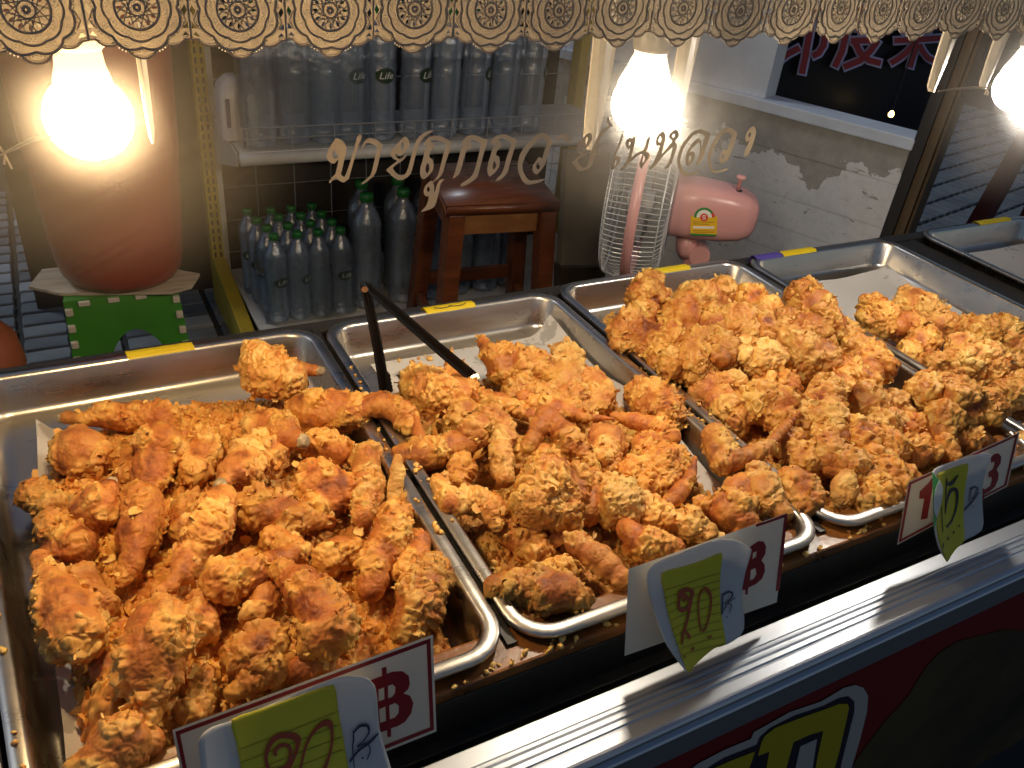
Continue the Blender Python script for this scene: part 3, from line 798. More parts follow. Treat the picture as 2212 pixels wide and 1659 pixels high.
L5 = [
 [[(100,183),(185,238),(165,330),(130,440),(105,500),(60,560),(32,583),(5,568),(-8,540),(-5,500),(20,460),(55,412),(85,425),(108,350),(138,270),(110,245),(75,232),(41,250),(-29,330),(-84,420),(-104,480),(-99,550),(-69,610),(-29,640),(51,632),(145,618),(90,645),(31,668),(-29,680),(-69,678),(-109,640),(-144,560),(-151,490),(-134,400),(-89,320),(0,225),(50,190)],[(40,470),(60,490),(62,515),(48,535),(32,520),(30,490)]],
 [[(215,255),(235,215),(270,188),(300,187),(345,210),(372,240),(358,265),(325,265),(295,240),(260,230),(235,245),(222,265)]],
 [[(530,182),(555,180),(572,215),(565,255),(530,310),(500,332),(475,318),(465,290),(455,320),(470,355),(500,370),(535,345),(545,335),(540,355),(500,400),(450,425),(425,450),(450,490),(480,515),(510,510),(530,470),(560,360),(600,260),(640,180),(690,135),(730,112),(715,90),(710,50),(720,25),(735,50),(745,85),(775,108),(740,130),(690,170),(655,225),(630,300),(600,400),(570,485),(530,530),(470,552),(430,540),(400,500),(375,465),(400,440),(440,405),(460,395),(430,370),(418,320),(440,270),(490,220)],[(515,220),(528,225),(530,250),(515,290),(503,285),(503,250)]],
 [[(860,185),(870,200),(850,270),(820,350),(800,400),(835,410),(842,440),(825,480),(790,525),(760,535),(748,500),(765,440),(790,370),(830,270)],[(800,440),(812,450),(805,485),(792,495),(788,465)]],
 [[(915,235),(940,225),(960,235),(965,215),(990,220),(985,270),(970,330),(955,400),(950,420),(985,390),(1030,360),(1065,348),(1080,310),(1100,240),(1130,215),(1125,260),(1105,330),(1095,355),(1120,375),(1130,410),(1110,440),(1085,470),(1050,528),(1035,515),(1025,480),(1040,440),(1055,390),(1040,385),(1000,410),(950,455),(900,500),(855,543),(845,530),(880,490),(905,440),(925,380),(940,330),(920,335),(900,315),(892,275)],[(930,265),(942,275),(935,300),(920,300)],[(1065,400),(1080,420),(1075,450),(1055,470)]],
 [[(1210,200),(1245,165),(1270,175),(1280,210),(1275,260),(1255,330),(1245,385),(1290,330),(1330,280),(1345,260),(1320,235),(1315,200),(1345,165),(1380,150),(1405,175),(1408,215),(1385,240),(1375,270),(1392,300),(1375,370),(1350,440),(1330,490),(1285,530),(1268,525),(1300,480),(1325,420),(1345,340),(1350,320),(1320,340),(1270,390),(1230,440),(1180,500),(1130,540),(1115,530),(1150,490),(1180,430),(1205,360),(1225,300),(1200,310),(1188,280),(1190,240)],[(1225,215),(1240,225),(1235,260),(1220,275),(1210,255)],[(1355,190),(1372,200),(1365,220),(1348,225),(1345,205)]],
 [[(1610,145),(1660,155),(1710,185),(1695,260),(1665,350),(1640,430),(1600,480),(1570,495),(1580,460),(1605,390),(1615,300),(1600,270),(1570,300),(1530,340),(1520,360),(1555,360),(1565,400),(1550,450),(1510,495),(1490,500),(1475,475),(1473,420),(1490,360),(1530,290),(1580,240),(1605,232),(1625,270),(1630,320),(1650,250),(1662,215),(1630,190),(1590,185),(1540,215),(1480,290),(1440,370),(1425,430),(1430,490),(1450,540),(1490,565),(1540,562),(1595,552),(1590,570),(1530,590),(1470,598),(1430,580),(1405,530),(1390,460),(1400,390),(1430,310),(1490,225),(1550,165)],[(1515,400),(1530,415),(1520,450),(1508,460),(1505,430)]],
 [[(1890,125),(1930,140),(1972,178),(1955,250),(1925,340),(1895,420),(1860,460),(1820,480),(1800,455),(1797,415),(1815,380),(1845,340),(1875,345),(1895,290),(1922,205),(1895,180),(1865,175),(1820,210),(1770,280),(1730,370),(1715,440),(1725,500),(1750,540),(1790,545),(1840,530),(1888,520),(1880,535),(1820,560),(1770,570),(1730,560),(1705,510),(1688,450),(1695,370),(1730,280),(1790,190),(1840,140)],[(1835,380),(1848,400),(1840,430),(1825,435),(1822,405)]],
 [[(2100,130),(2135,115),(2152,140),(2155,185),(2135,260),(2110,330),(2080,390),(2055,412),(2040,400),(2050,350),(2075,290),(2090,260),(2060,265),(2050,230),(2060,185)],[(2095,175),(2108,185),(2100,215),(2085,225),(2082,200)]],
]
for l in L4: glyph(l, g4)
for l in L5: glyph(l, g5)

# ================================================================== PRICE SIGNS ON THE GLASS
def pslab(name, loops, mat, off, thick, parent, sub=0, offf=None):
    loops = [smooth_loop(l, sub) if sub else l for l in loops]
    f = offf or (lambda x, y: 0.0)
    V, F = slab(loops, lambda x, y, h: gp(x, y, off + f(x, y) + h), thick)
    return mesh(name, V, F, mat, parent)
def pink(strokes, mat, off, parent, offf, name='handwriting'):
    mb = MB()
    for s in strokes:
        V, F = ribbon(smooth_path(s, 5), lambda x, y, h: gp(x, y, off + offf(x, y) + h), 0.0004)
        mb.add(V, F)
    return mb.build(name, mat, parent)
def dens(pts, step=6.0):
    out = []
    for i in range(len(pts)):
        a, b = pts[i], pts[(i + 1) % len(pts)]
        m = max(1, int(math.dist(a, b) / step))
        for k in range(m): out.append((a[0] + (b[0] - a[0]) * k / m, a[1] + (b[1] - a[1]) * k / m))
    return out
def note_sheet(name, outline, mat, offf, parent, off, nr=14):
    """curled sheet: concentric rings of the outline, offset off the glass by offf"""
    ol = dens(smooth_loop(outline, 3))
    cx = sum(p[0] for p in ol) / len(ol); cy = sum(p[1] for p in ol) / len(ol)
    n = len(ol); V = []; F = []
    for th in (0.0, -0.0007):
        for i in range(1, nr + 1):
            s = i / nr
            for p in ol:
                x, y = cx + (p[0] - cx) * s, cy + (p[1] - cy) * s
                V.append(gp(x, y, off + offf(x, y) + th))
        V.append(gp(cx, cy, off + offf(cx, cy) + th))
    m = nr * n + 1
    for b, flip in ((0, False), (m, True)):
        for i in range(nr - 1):
            for k in range(n):
                q = (b + i * n + k, b + i * n + (k + 1) % n, b + (i + 1) * n + (k + 1) % n, b + (i + 1) * n + k)
                F.append(q[::-1] if flip else q)
        for k in range(n):
            q = (b + m - 1, b + k, b + (k + 1) % n); F.append(q[::-1] if not flip else q)
    for k in range(n):
        a, c = (nr - 1) * n + k, (nr - 1) * n + (k + 1) % n
        F.append((a, c, c + m, a + m))
    return mesh(name, V, F, mat, parent, True)
def frame_loops(q, w):
    """q: tl, tr, br, bl; inset border"""
    c = (sum(p[0] for p in q) / 4, sum(p[1] for p in q) / 4)
    def lerp(a, b, t): return (a[0] + (b[0] - a[0]) * t, a[1] + (b[1] - a[1]) * t)
    W = math.dist(q[0], q[1]); H = math.dist(q[0], q[3])
    def pt(u, v): return lerp(lerp(q[0], q[1], u), lerp(q[3], q[2], u), v)
    a, b = w / W, w / H
    e, g = 0.010, 0.010 * W / H
    return [pt(e, g), pt(1 - e, g), pt(1 - e, 1 - g), pt(e, 1 - g)], [pt(a, b), pt(1 - a, b), pt(1 - a, 1 - b), pt(a, 1 - b)]

# --- sign 1 (nearest, twenty)
s1 = thing('price_sign', 'nearest price sign, red bordered with a handwritten twenty note covering its number', 'price sign', gp(660, 1560, .004), 0, 'price signs taped to the glass')
q = [(372, 1577), (935, 1371), (943, 1580), (415, 1790)]
pslab('board', [q], M['board_white'], .0025, .0035, s1)
o_, i_ = frame_loops(q, 15)
pslab('border', [o_, i_], M['dark_red'], .0062, .0003, s1)
def c1(pts): return [tuple([356.6 + p[0] * .2728, 1344 + p[1] * .2728] + [q_ * .2728 for q_ in p[2:]]) for p in pts]
pslab('baht_letter', [c1([(1600,480),(1640,455),(1718,425),(1716,362),(1752,352),(1756,410),(1800,392),(1880,388),(1930,425),(1938,490),(1925,530),(1888,565),(1940,582),(1966,640),(1950,720),(1900,790),(1840,825),(1790,840),(1790,905),(1762,913),(1758,855),(1720,868),(1640,880)]),
                      c1([(1765,505),(1800,492),(1824,515),(1820,565),(1795,595),(1766,604)]), c1([(1775,660),(1820,640),(1852,660),(1850,720),(1820,755),(1780,770)]),
                      c1([(1690,535),(1735,515),(1738,610),(1692,628)]), c1([(1696,690),(1745,668),(1750,782),(1702,800)])], M['dark_red'], .0062, .0003, s1)
off1 = lambda x, y: .010 + .020 * max(0.0, (y - 1480) / 240.0) ** 1.5 + .007 * ((x - 640) / 200.0) ** 2
note = note_sheet('note_card', c1([(265,960),(300,880),(380,825),(560,768),(900,622),(1180,505),(1350,440),(1500,425),(1600,440),(1660,500),(1680,600),(1700,850),(1800,1190),(1830,1400),(1600,1560),(1100,1740),(600,1800),(380,1500),(300,1250)]), M['note_white'], off1, s1, .0075)
note_sheet('yellow_paper', c1([(525,770),(800,672),(1080,575),(1335,497),(1370,700),(1410,900),(1450,1154),(1490,1400),(1200,1540),(900,1660),(700,1720),(640,1400),(600,1154),(565,960)]), M['note_yellow'], off1, note, .0086)
rules = []
for y0 in (985, 1090, 1190, 1290):
    rules.append(c1([(585 + (y0 - 985) * .12, y0 + 25, 4), (860, y0 - 75, 4), (1120, y0 - 175, 4), (1375 + (y0 - 985) * .12, y0 - 280, 4)]))
pink(rules, M['note_rule'], .0090, note, off1, 'ruled_line')
pink([c1([(875,1060,26),(872,1020,30),(905,985,30),(950,972,34),(988,1000,30),(992,1060,26),(965,1140,30),(900,1170,36),(830,1170,34),(800,1090,26),(815,1000,34),(870,920,46),(950,895,52),(1040,915,58),(1050,975,34),(1030,1050,26),(985,1154,26),(930,1300,26),(880,1400,24)]),
      c1([(1075,1170,16),(1090,1080,18),(1120,970,20),(1175,870,24),(1240,812,40),(1295,800,58),(1320,850,26),(1322,960,20),(1300,1060,20),(1260,1170,26),(1200,1280,22),(1120,1300,20),(1080,1240,18)])], M['ink_red'], .0096, note, off1)
pink([c1([(1490,860,10),(1492,930,14),(1485,1000,10),(1500,1154,8)]), c1([(1490,880,12),(1540,825,22),(1600,820,26),(1615,870,14),(1580,930,10),(1520,985,8)]), c1([(1460,1110,14),(1530,1020,20),(1620,950,24),(1690,880,12)]), c1([(1520,990,8),(1590,960,10),(1625,1010,10),(1600,1090,8)]), c1([(1560,1070,14),(1568,1082,14)])], M['ink_blue'], .0088, note, off1)
# --- sign 2 (middle)
s2 = thing('price_sign', 'middle price sign with a broken red border and a curling handwritten twenty note', 'price sign', gp(1520, 1260, .004), 0, 'price signs taped to the glass')
q = [(1358, 1229), (1700, 1108), (1678, 1301), (1349, 1417)]
pslab('board', [q], M['board_white'], .0025, .0035, s2)
def c2(pts): return [tuple([1316.6 + p[0] * .2314, 1097 + p[1] * .2314] + [q_ * .2314 for q_ in p[2:]]) for p in pts]
pslab('border', [c2([(1372,152),(1480,120),(1640,58),(1664,50),(1590,770),(1550,778),(1632,90),(1500,135),(1372,178),(1362,168)])], M['dark_red'], .0062, .0003, s2)
pslab('baht_letter', [c2([(1240,420),(1330,350),(1390,310),(1440,315),(1462,360),(1455,430),(1420,490),(1448,530),(1452,590),(1425,660),(1370,710),(1295,745),(1290,808),(1268,812),(1270,765),(1240,770)]),
                      c2([(1340,420),(1375,405),(1368,455),(1335,480)]), c2([(1320,580),(1365,560),(1372,620),(1345,665),(1310,680)])], M['dark_red'], .0062, .0003, s2)
off2 = lambda x, y: .008 + .030 * max(0.0, (y - 1230) / 230.0) ** 1.6 * (1.15 - 0.25 * (x - 1400) / 220.0) + .010 * max(0.0, (x - 1560) / 60.0) ** 2
note = note_sheet('note_card', c2([(345,620),(375,560),(450,500),(620,440),(800,365),(960,310),(1070,295),(1180,300),(1270,340),(1325,385),(1318,440),(1270,600),(1238,760),(1240,900),(1258,1010),(1255,1130),(1215,1200),(1100,1275),(980,1310),(880,1390),(800,1470),(740,1545),(690,1500),(590,1370),(510,1240),(430,1020),(360,780)]), M['note_white'], off2, s2, .0075)
note_sheet('yellow_paper', c2([(485,610),(700,545),(880,485),(1050,418),(1040,560),(1030,760),(1040,960),(1062,1110),(1085,1275),(980,1310),(880,1390),(800,1470),(738,1540),(690,1430),(640,1290),(590,1150),(545,980),(515,820)]), M['note_yellow'], off2, note, .0086)
rules = []
for k, y0 in enumerate((700, 770, 838, 910, 985, 1065, 1140, 1215, 1290, 1360)):
    rules.append(c2([(500 + k * 16, y0 + 75, 4), (680, y0 + 20, 4), (860, y0 - 40, 4), (1035 + (k > 4) * (k - 4) * 8, y0 - 90, 4)]))
pink(rules, M['note_rule'], .0090, note, off2, 'ruled_line')
pink([c2([(690,880,18),(710,850,30),(690,820,26),(655,850,22),(650,920,26),(680,960,36),(730,930,26),(745,870,18),(720,820,22),(670,800,30),(650,850,20),(660,790,30),(720,765,44),(775,785,34),(765,860,22),(745,970,20),(720,1080,20),(690,1180,22),(680,1280,12)]),
      c2([(715,1150,16),(740,1190,26),(752,1225,16)]),
      c2([(880,760,20),(850,800,14),(832,900,12),(840,1040,13),(865,1150,16),(905,1110,13),(940,980,14),(952,850,16),(925,780,34),(885,740,26)]),
      c2([(920,1215,20),(955,1198,14)]), c2([(772,1330,22),(790,1300,12)]), c2([(700,1400,14),(707,1382,10)])], M['ink_red'], .0096, note, off2)
pink([c2([(1062,800,8),(1055,880,12),(1050,1000,8)]), c2([(1060,820,10),(1110,785,16),(1150,800,14),(1130,850,10),(1075,900,8)]), c2([(1045,1000,8),(1100,900,10),(1175,838,8)]), c2([(1100,890,6),(1140,910,8),(1120,980,6)]), c2([(1098,1012,12),(1104,1020,12)])], M['ink_blue'], .0088, note, off2)
# --- sign 3 (right)
s3 = thing('price_sign', 'rightmost price sign, red bordered fifteen with a note card curled like a tube', 'price sign', gp(2070, 1060, .004), 0, 'price signs taped to the glass')
q = [(1962, 1041), (2203, 933), (2176, 1050), (1938, 1177)]
pslab('board', [q], M['board_white'], .0025, .0035, s3)
o_, i_ = frame_loops(q, 9)
pslab('border', [o_, i_], M['dark_red'], .0062, .0003, s3)
def c3(pts): return [tuple([1920.2 + p[0] * .1885, 921.7 + p[1] * .1885] + [q_ * .1885 for q_ in p[2:]]) for p in pts]
pslab('one_numeral', [c3([(490,590),(460,640),(355,740),(345,825),(405,825),(365,1068),(440,1050),(500,700),(505,590)])], M['dark_red'], .0062, .0003, s3)
pslab('baht_letter', [c3([(1170,345),(1215,310),(1260,308),(1288,345),(1280,420),(1235,490),(1258,540),(1250,610),(1215,690),(1150,745),(1095,775),(1092,835),(1075,845),(1070,700),(1100,720),(1160,680),(1180,610),(1175,575),(1140,580),(1145,520),(1190,490),(1210,430),(1205,400),(1170,415)])], M['dark_red'], .0062, .0003, s3)
off3 = lambda x, y: .008 + .034 * max(0.0, (2072 - x) / 55.0) ** 2 * (.35 + .65 * max(0.0, min(1.0, (y - 1010) / 60.0))) + .018 * max(0.0, (y - 1090) / 130.0) ** 2
note = note_sheet('note_card', c3([(500,515),(560,460),(760,390),(930,335),(1080,303),(1160,312),(1178,335),(1140,430),(1090,580),(1072,720),(1072,900),(1085,1100),(1060,1190),(980,1250),(860,1310),(780,1390),(720,1470),(665,1555),(610,1470),(560,1370),(520,1200),(510,1000),(500,760)]), M['note_white'], off3, s3, .0075)
note_sheet('yellow_paper', c3([(550,545),(720,475),(910,425),(880,650),(862,850),(855,1050),(865,1305),(780,1390),(720,1470),(663,1550),(615,1440),(575,1320),(545,1150),(560,1000),(600,860),(615,740),(595,640)]), M['note_yellow'], off3, note, .0086)
note_sheet('green_edge', c3([(497,518),(530,565),(570,610),(620,700),(600,820),(550,1050),(530,1150),(512,1170),(505,900),(500,700)]), M['note_green'], off3, note, .0096)
note_sheet('pale_curl', c3([(575,610),(605,660),(620,730),(605,850),(570,980),(548,1050),(515,960),(512,860),(530,740)]), M['label_white'], off3, note, .0106)
pink([c3([(664,585,6),(668,640,20),(690,660,44),(730,640,40),(765,595,24),(798,552,8)]),
      c3([(660,650,8),(655,780,10),(650,920,10),(648,1000,7)]), c3([(650,1000,6),(668,860,12),(700,750,34),(745,715,40),(780,740,34),(785,850,24),(760,980,18),(715,1090,18),(662,1150,26)]),
      c3([(605,910,8),(612,1060,8),(620,1210,5)]), c3([(800,1148,16),(812,1128,10)]), c3([(740,1225,16),(752,1200,10)]), c3([(675,1298,16),(688,1265,10)]), c3([(622,1385,14),(630,1330,8)])], M['ink_black'], .0096, note, off3)
pink([c3([(945,700,10),(935,780,10),(925,870,8)]), c3([(945,720,10),(985,690,16),(1018,710,12),(1000,770,10),(960,830,8)]), c3([(860,965,10),(940,880,14),(1040,750,8)]), c3([(962,915,12),(970,920,12)])], M['ink_blue'], .0088, note, off3)

# ================================================================== BULBS
def bulb(x, z, label, color, strength, style):
    t = thing('light_bulb', label, 'bulb', (x, 0.70, z), 0, 'bulbs hanging over the trays')
    c = (x, 0.70, z)
    prof = []
    for k in range(13):
        a = R(-90 + (138 if style == 0 else 112) * k / 12)
        prof.append((max(.0004, .0310 * math.cos(a)), .0310 * math.sin(a)))
    zt = prof[-1][1]; rt = prof[-1][0]
    MB().lathe(prof, 28, c).build('glass_globe', emat('bulb_glow', color, strength), t, True)
    hn = 1.0 if style == 0 else 1.55
    neck = [(rt, zt), (rt * .93 + .0005, zt + .006 * hn), (.0172 if style == 0 else .0215, zt + .014 * hn), (.0160, zt + .024 * hn), (.0165, zt + .026 * hn)]
    MB().lathe(neck, 28, c).build('neck', M['socket_white'] if style else emat('neck_glow', color, strength * .012), t, True)
    z0 = zt + .026 * hn
    if style == 0:
        so = [(.0165, z0), (.0195, z0 + .003), (.0205, z0 + .012), (.0225, z0 + .016), (.0225, z0 + .026), (.017, z0 + .030), (.012, z0 + .045), (.004, z0 + .05)]
        MB().lathe(so, 20, c).build('socket', M['socket_white'], t, True)
    else:
        so = [(.0175, z0), (.0195, z0 + .004), (.0195, z0 + .022), (.015, z0 + .028), (.011, z0 + .042), (.004, z0 + .05)]
        MB().lathe(so, 20, c).build('socket', M['socket_grey'], t, True)
    if style == 1:
        V = []; F = []
        for k in range(7):
            s = k / 6
            wv = .007 * math.sin(math.pi * (s * .9 + .1)) + .0015 * math.sin(k * 2.3)
            zz = c[2] + z0 + .050 - .047 * s
            V += [(c[0] + .021 + .006 * s - wv, c[1] - .014, zz), (c[0] + .021 + .006 * s, c[1] - .018, zz), (c[0] + .021 + .006 * s + wv, c[1] - .014, zz)]
        for k in range(6):
            a = k * 3; F += [(a, a + 1, a + 4, a + 3), (a + 1, a + 2, a + 5, a + 4)]
        mesh('tape_tail', V, F, M['tape_tan'], t, True)
    MB().tube([(c[0], c[1], c[2] + z0 + .04), (c[0] + .004, c[1] + .01, c[2] + .19), (c[0], .735, 1.36)], .0032, 8).build('cord', M['ink_black'], t)
    return t
bulb(0.029, 1.104, 'warm yellow bulb glaring at the left in front of the red bucket', (1.0, 0.68, 0.34), 165.0, 0)
bulb(0.5425, 1.098, 'white hot bulb with grey socket in the middle above the fan', (1.0, 0.82, 0.60), 172.0, 1)
bulb(1.172, 1.100, 'cool white bulb cut off by the right edge of the photo', (1.0, 0.88, 0.74), 178.0, 2)

# strips that hang beside the bulbs, tied with string
def strip_pair(x1, x2, zb1, zb2, w, label, string_pts, which=(1, 1), yy=0.62):
    t = thing('hanging_strips', label, 'strip', ((x1 + x2) / 2, yy, 1.36), 0, 'plastic strips hanging beside the bulbs')
    for k, (x, zb) in enumerate(((x1, zb1), (x2, zb2))):
        if not which[k]: continue
        secs = [(1.385, 1.0), (1.25, 1.0), (zb + .03, .66), (zb + .006, .50), (zb, .25)]
        V = []; F = []
        for z, s in secs:
            V += [(x - w / 2 * s, yy - .002, z), (x - w * .08, yy - .0065, z), (x + w * .08, yy - .004, z), (x + w / 2 * s, yy, z),
                  (x + w / 2 * s, yy + .0015, z), (x + w * .08, yy - .002, z), (x - w * .08, yy - .0045, z), (x - w / 2 * s, yy, z)]
        for i in range(len(secs) - 1):
            for q in range(8):
                F.append((i * 8 + q, i * 8 + (q + 1) % 8, i * 8 + 8 + (q + 1) % 8, i * 8 + 8 + q))
        F.append(tuple(range(7, -1, -1))); F.append(tuple((len(secs) - 1) * 8 + q for q in range(8)))
        mesh('strip', V, F, M['white_plastic'], t)
    if string_pts:
        mb = MB()
        for d in (0, .0022):
            mb.tube([Vector(p) + Vector((0, 0, d * (1 - 2 * abs(i / (len(string_pts) - 1) - .5)))) for i, p in enumerate(string_pts)], .0008, 5)
        e = Vector(string_pts[0])
        for k in range(5):
            mb.tube([e, e + Vector((rng.uniform(-.003, .006), rng.uniform(-.002, .002), rng.uniform(-.012, .008)))], .0007, 4)
        mb.build('string', M['string'], t)
    MB().box(((x1 + x2) / 2, yy + .004, 1.390), (abs(x2 - x1) + w * 1.4, .012, .014)).build('cross_bar', M['white_plastic'], t)
    return t
strip_pair(-0.031, 0.0628, 1.100, 1.1085, .0085, 'thin white strip glowing beside the warm yellow bulb', [(-.0277, .617, 1.1062), (-.019, .617, 1.1095), (-.010, .618, 1.1135), (.004, .618, 1.116)], (0, 1))
strip_pair(0.4300, 0.5205, 1.083, 1.100, .031, 'pair of yellowed white strips on both sides of the middle bulb', None)
strip_pair(0.8775, 0.9680, 1.1230, 1.1240, .036, 'two pale strips tied with white string left of the right hand bulb', [(.9680, .613, 1.1262), (.94, .612, 1.1262), (.91, .612, 1.1255), (.8800, .612, 1.1245)])

# ================================================================== LACE VALANCE
M['lace'] = pmat('lace_cloth', (0.80, 0.74, 0.64), 0.6, trans=0.52, var=(0.73, 0.67, 0.57), vscale=70, bump=0.6, bscale=420)
M['lace_cord'] = pmat('lace_cord', (0.66, 0.57, 0.46), 0.65, trans=0.25)
M['lace_bead'] = pmat('lace_bead', (0.84, 0.79, 0.70), 0.5, trans=0.4)
lace = thing('lace_valance', 'tan lace valance of round flower scallops along the top of the glass', 'valance', (0.4, 0.54, 1.23))
PIT = 0.05513
def polar(r, a): return (r * math.sin(a), -r * math.cos(a))
h = PIT / 2
def lobe(c, r, a0, a1, n):
    return [(c[0] + r * math.cos(R(a0 + (a1 - a0) * k / n)), c[1] + r * math.sin(R(a0 + (a1 - a0) * k / n))) for k in range(n + 1)]
edge = [(-h, -.0168)] + lobe((-.0170, -.0120), .0085, 215, 300, 6) + lobe((0, -.0185), .0088, 205, 335, 9) + lobe((.0170, -.0120), .0085, 240, 325, 6) + [(h, -.0168)]
outer = [(-h, .040)] + edge + [(h, .040)]
def ell(cx, cy, rx, ry, rot=0, n=8):
    return [(cx + rx * math.cos(2 * math.pi * k / n) * math.cos(rot) - ry * math.sin(2 * math.pi * k / n) * math.sin(rot),
             cy + rx * math.cos(2 * math.pi * k / n) * math.sin(rot) + ry * math.sin(2 * math.pi * k / n) * math.cos(rot)) for k in range(n)]
holes = []
for k in range(12):                                  # openwork round the flower heart
    a = 2 * math.pi * k / 12
    x, y = polar(.0092, a); holes.append(ell(x, y, .00085, .00165, a))
for k in range(12):
    a = 2 * math.pi * (k + .5) / 12
    x, y = polar(.0070, a); holes.append(ell(x, y, .0006, .0010, a, 6))
for sx in (-1, 1):                                   # diamonds and wedges between flowers
    holes.append([(sx * (h - .0020), .0020), (sx * (h - .0008), -.0010), (sx * (h - .0026), -.0040), (sx * (h - .0042), -.0012)])
    holes.append([(sx * (h - .0012), -.0068), (sx * (h - .0008), -.0108), (sx * (h - .0042), -.0108)])
    holes.append([(sx * (h - .0030), -.0125), (sx * (h - .0012), -.0145), (sx * (h - .0052), -.0152)])
    holes.append([(sx * (h - .0012), .0075), (sx * (h - .0012), .0040), (sx * (h - .0036), .0062)])
V, F = slab([outer] + holes, lambda x, y, hh: Vector((x, -hh, y)), .0006)
lace_me = bpy.data.meshes.new('lace_scallop'); lace_me.from_pydata([tuple(v) for v in V], [], F); lace_me.update(); lace_me.materials.append(M['lace'])
cord = MB()
def ring(r, n=40, w=.0005, f=lambda a: 0): cord.tube([(polar(r + f(2 * math.pi * k / n), 2 * math.pi * k / n)[0], -.0009, polar(r + f(2 * math.pi * k / n), 2 * math.pi * k / n)[1]) for k in range(n)], w, 5, True)
ring(.0118, w=.0008); ring(.0045, 24, .0006); ring(.0016, 10, .0009)
ring(.0170, 48, .0007, lambda a: .0011 * abs(math.cos(4 * a)))
ring(.0212, 64, .0008, lambda a: .0024 * abs(math.sin(4 * a + 0.0)) if math.cos(a) > -2 else 0)
for k in range(12):
    a0, a1 = 2 * math.pi * k / 12, 2 * math.pi * (k + 1.5) / 12
    p, q_ = polar(.0048, a0), polar(.0114, a1); cord.tube([(p[0], -.0009, p[1]), (q_[0], -.0009, q_[1])], .00035, 4)
    p, q_ = polar(.0048, a1), polar(.0114, a0); cord.tube([(p[0], -.0009, p[1]), (q_[0], -.0009, q_[1])], .00035, 4)
cord.tube([(x, -.0007, y) for x, y in edge], .0006, 5)
for sx in (-1, 1):
    cord.tube([(sx * (h - .0001), -.0007, .040), (sx * (h - .0001), -.0007, -.0165)], .0006, 5)
    cord.tube([(sx * (h - .0046), -.0007, -.0105), (sx * (h - .0022), -.0007, -.0062), (sx * (h - .0052), -.0007, -.0006)], .0004, 4)
cord_me = bpy.data.meshes.new('lace_cord'); cord_me.from_pydata(cord.V, [], cord.F); cord_me.update(); cord_me.materials.append(M['lace_cord'])
bead = MB()
def beadat(x, y, r):
    bead.add([(x + r, -.0006, y), (x - r, -.0006, y), (x, -.0006, y + r), (x, -.0006, y - r), (x, -.0006 - r, y)], [(0, 2, 4), (2, 1, 4), (1, 3, 4), (3, 0, 4)])
n = 84
for k in range(n):
    a = 2 * math.pi * k / n
    x, y = polar(.0240 + .0022 * abs(math.sin(4 * a)) - .0012, a)
    if abs(x) < h - .0008: beadat(x, y, .00062)
for rr, n in ((.0134, 40), (.0147, 44), (.0159, 48)):
    for k in range(n):
        x, y = polar(rr, 2 * math.pi * (k + (.5 if rr == .0147 else 0)) / n); beadat(x, y, .0005)
for k in range(8):
    for i in range(4):
        for j in range(-2 + (i > 2), 3 - (i > 2)):
            a = 2 * math.pi * (k + .5) / 8 + j * .085
            x, y = polar(.0184 + i * .0011, a); 
            if abs(x) < h - .001: beadat(x, y, .00042)
m_ = len(edge)
for i in range(0, m_ - 1):
    for s in (.25, .75):
        x = edge[i][0] + (edge[i + 1][0] - edge[i][0]) * s; y = edge[i][1] + (edge[i + 1][1] - edge[i][1]) * s
        beadat(x, y + .0013, .00055)
for k in range(16):
    x, y = polar(.0031, 2 * math.pi * k / 16); beadat(x, y, .0004)
bead_me = bpy.data.meshes.new('lace_stitch'); bead_me.from_pydata(bead.V, [], bead.F); bead_me.update(); bead_me.materials.append(M['lace_bead'])
for k in range(-1, 19):
    u = k / 15
    o = bpy.data.objects.new('lace_scallop', lace_me); link(o, lace)
    o.matrix_parent_inverse = Matrix.Translation(lace.location).inverted()
    o.location = (.0012 + PIT * k, .540 + .0025 * math.sin(k * 1.1), 1.2063 + .0144 * u + .0008 * math.sin(k * 1.9))
    o.rotation_euler = (R(rng.uniform(-5, 5)), R(-.9 + rng.uniform(-1.2, 1.2)), R(4 * math.cos(k * 1.1) + rng.uniform(-2, 2)))
    for nm, me in (('lace_cord', cord_me), ('lace_stitch', bead_me)):
        c = bpy.data.objects.new(nm, me); link(c, o)

# ================================================================== TONGS
tg = thing('serving_tongs', 'open black metal tongs standing in the wing tray with one bright tip', 'tongs', tuple(at(785, 615, y=.905)))
hp = at(786, 612, y=.905)
def arm(p0, p1, w0, w1, side, name, mat):
    p0, p1 = Vector(p0), Vector(p1)
    ax = (p1 - p0).normalized()
    sd = Vector(side); sd = (sd - ax * sd.dot(ax)).normalized(); up = ax.cross(sd)
    V = []; F = []; n = 10
    for i in range(n + 1):
        s = i / n
        w = w0 + (w1 - w0) * s
        c = p0.lerp(p1, s) + up * (.006 * math.sin(math.pi * s))
        for a, b in ((-1, 0.35), (-.75, -.45), (.75, -.45), (1, .35), (.62, .35), (.45, -.15), (-.45, -.15), (-.62, .35)):
            V.append(c + sd * (a * w / 2) + up * (b * w * .55))
    for i in range(n):
        for k in range(8): F.append((i * 8 + k, i * 8 + (k + 1) % 8, i * 8 + 8 + (k + 1) % 8, i * 8 + 8 + k))
    F.append(tuple(range(7, -1, -1))); F.append(tuple(n * 8 + k for k in range(8)))
    return mesh(name, V, F, mat, tg)
t1p = at(830, 845, y=.905); t2p = at(1020, 812, y=.862); t2e = at(1048, 850, y=.848)
a1 = arm(hp, t1p, .0125, .0155, (1, 0, -.2), 'arm', M['tongs_black'])
mb = MB()
for k in range(5):
    c = Vector(t1p).lerp(Vector(hp), .02 + .035 * k) + Vector((.0078, -.002, 0))
    mb.tube([c + Vector((0, -.004, 0)), c + Vector((0, .004, 0))], .0038, 8)
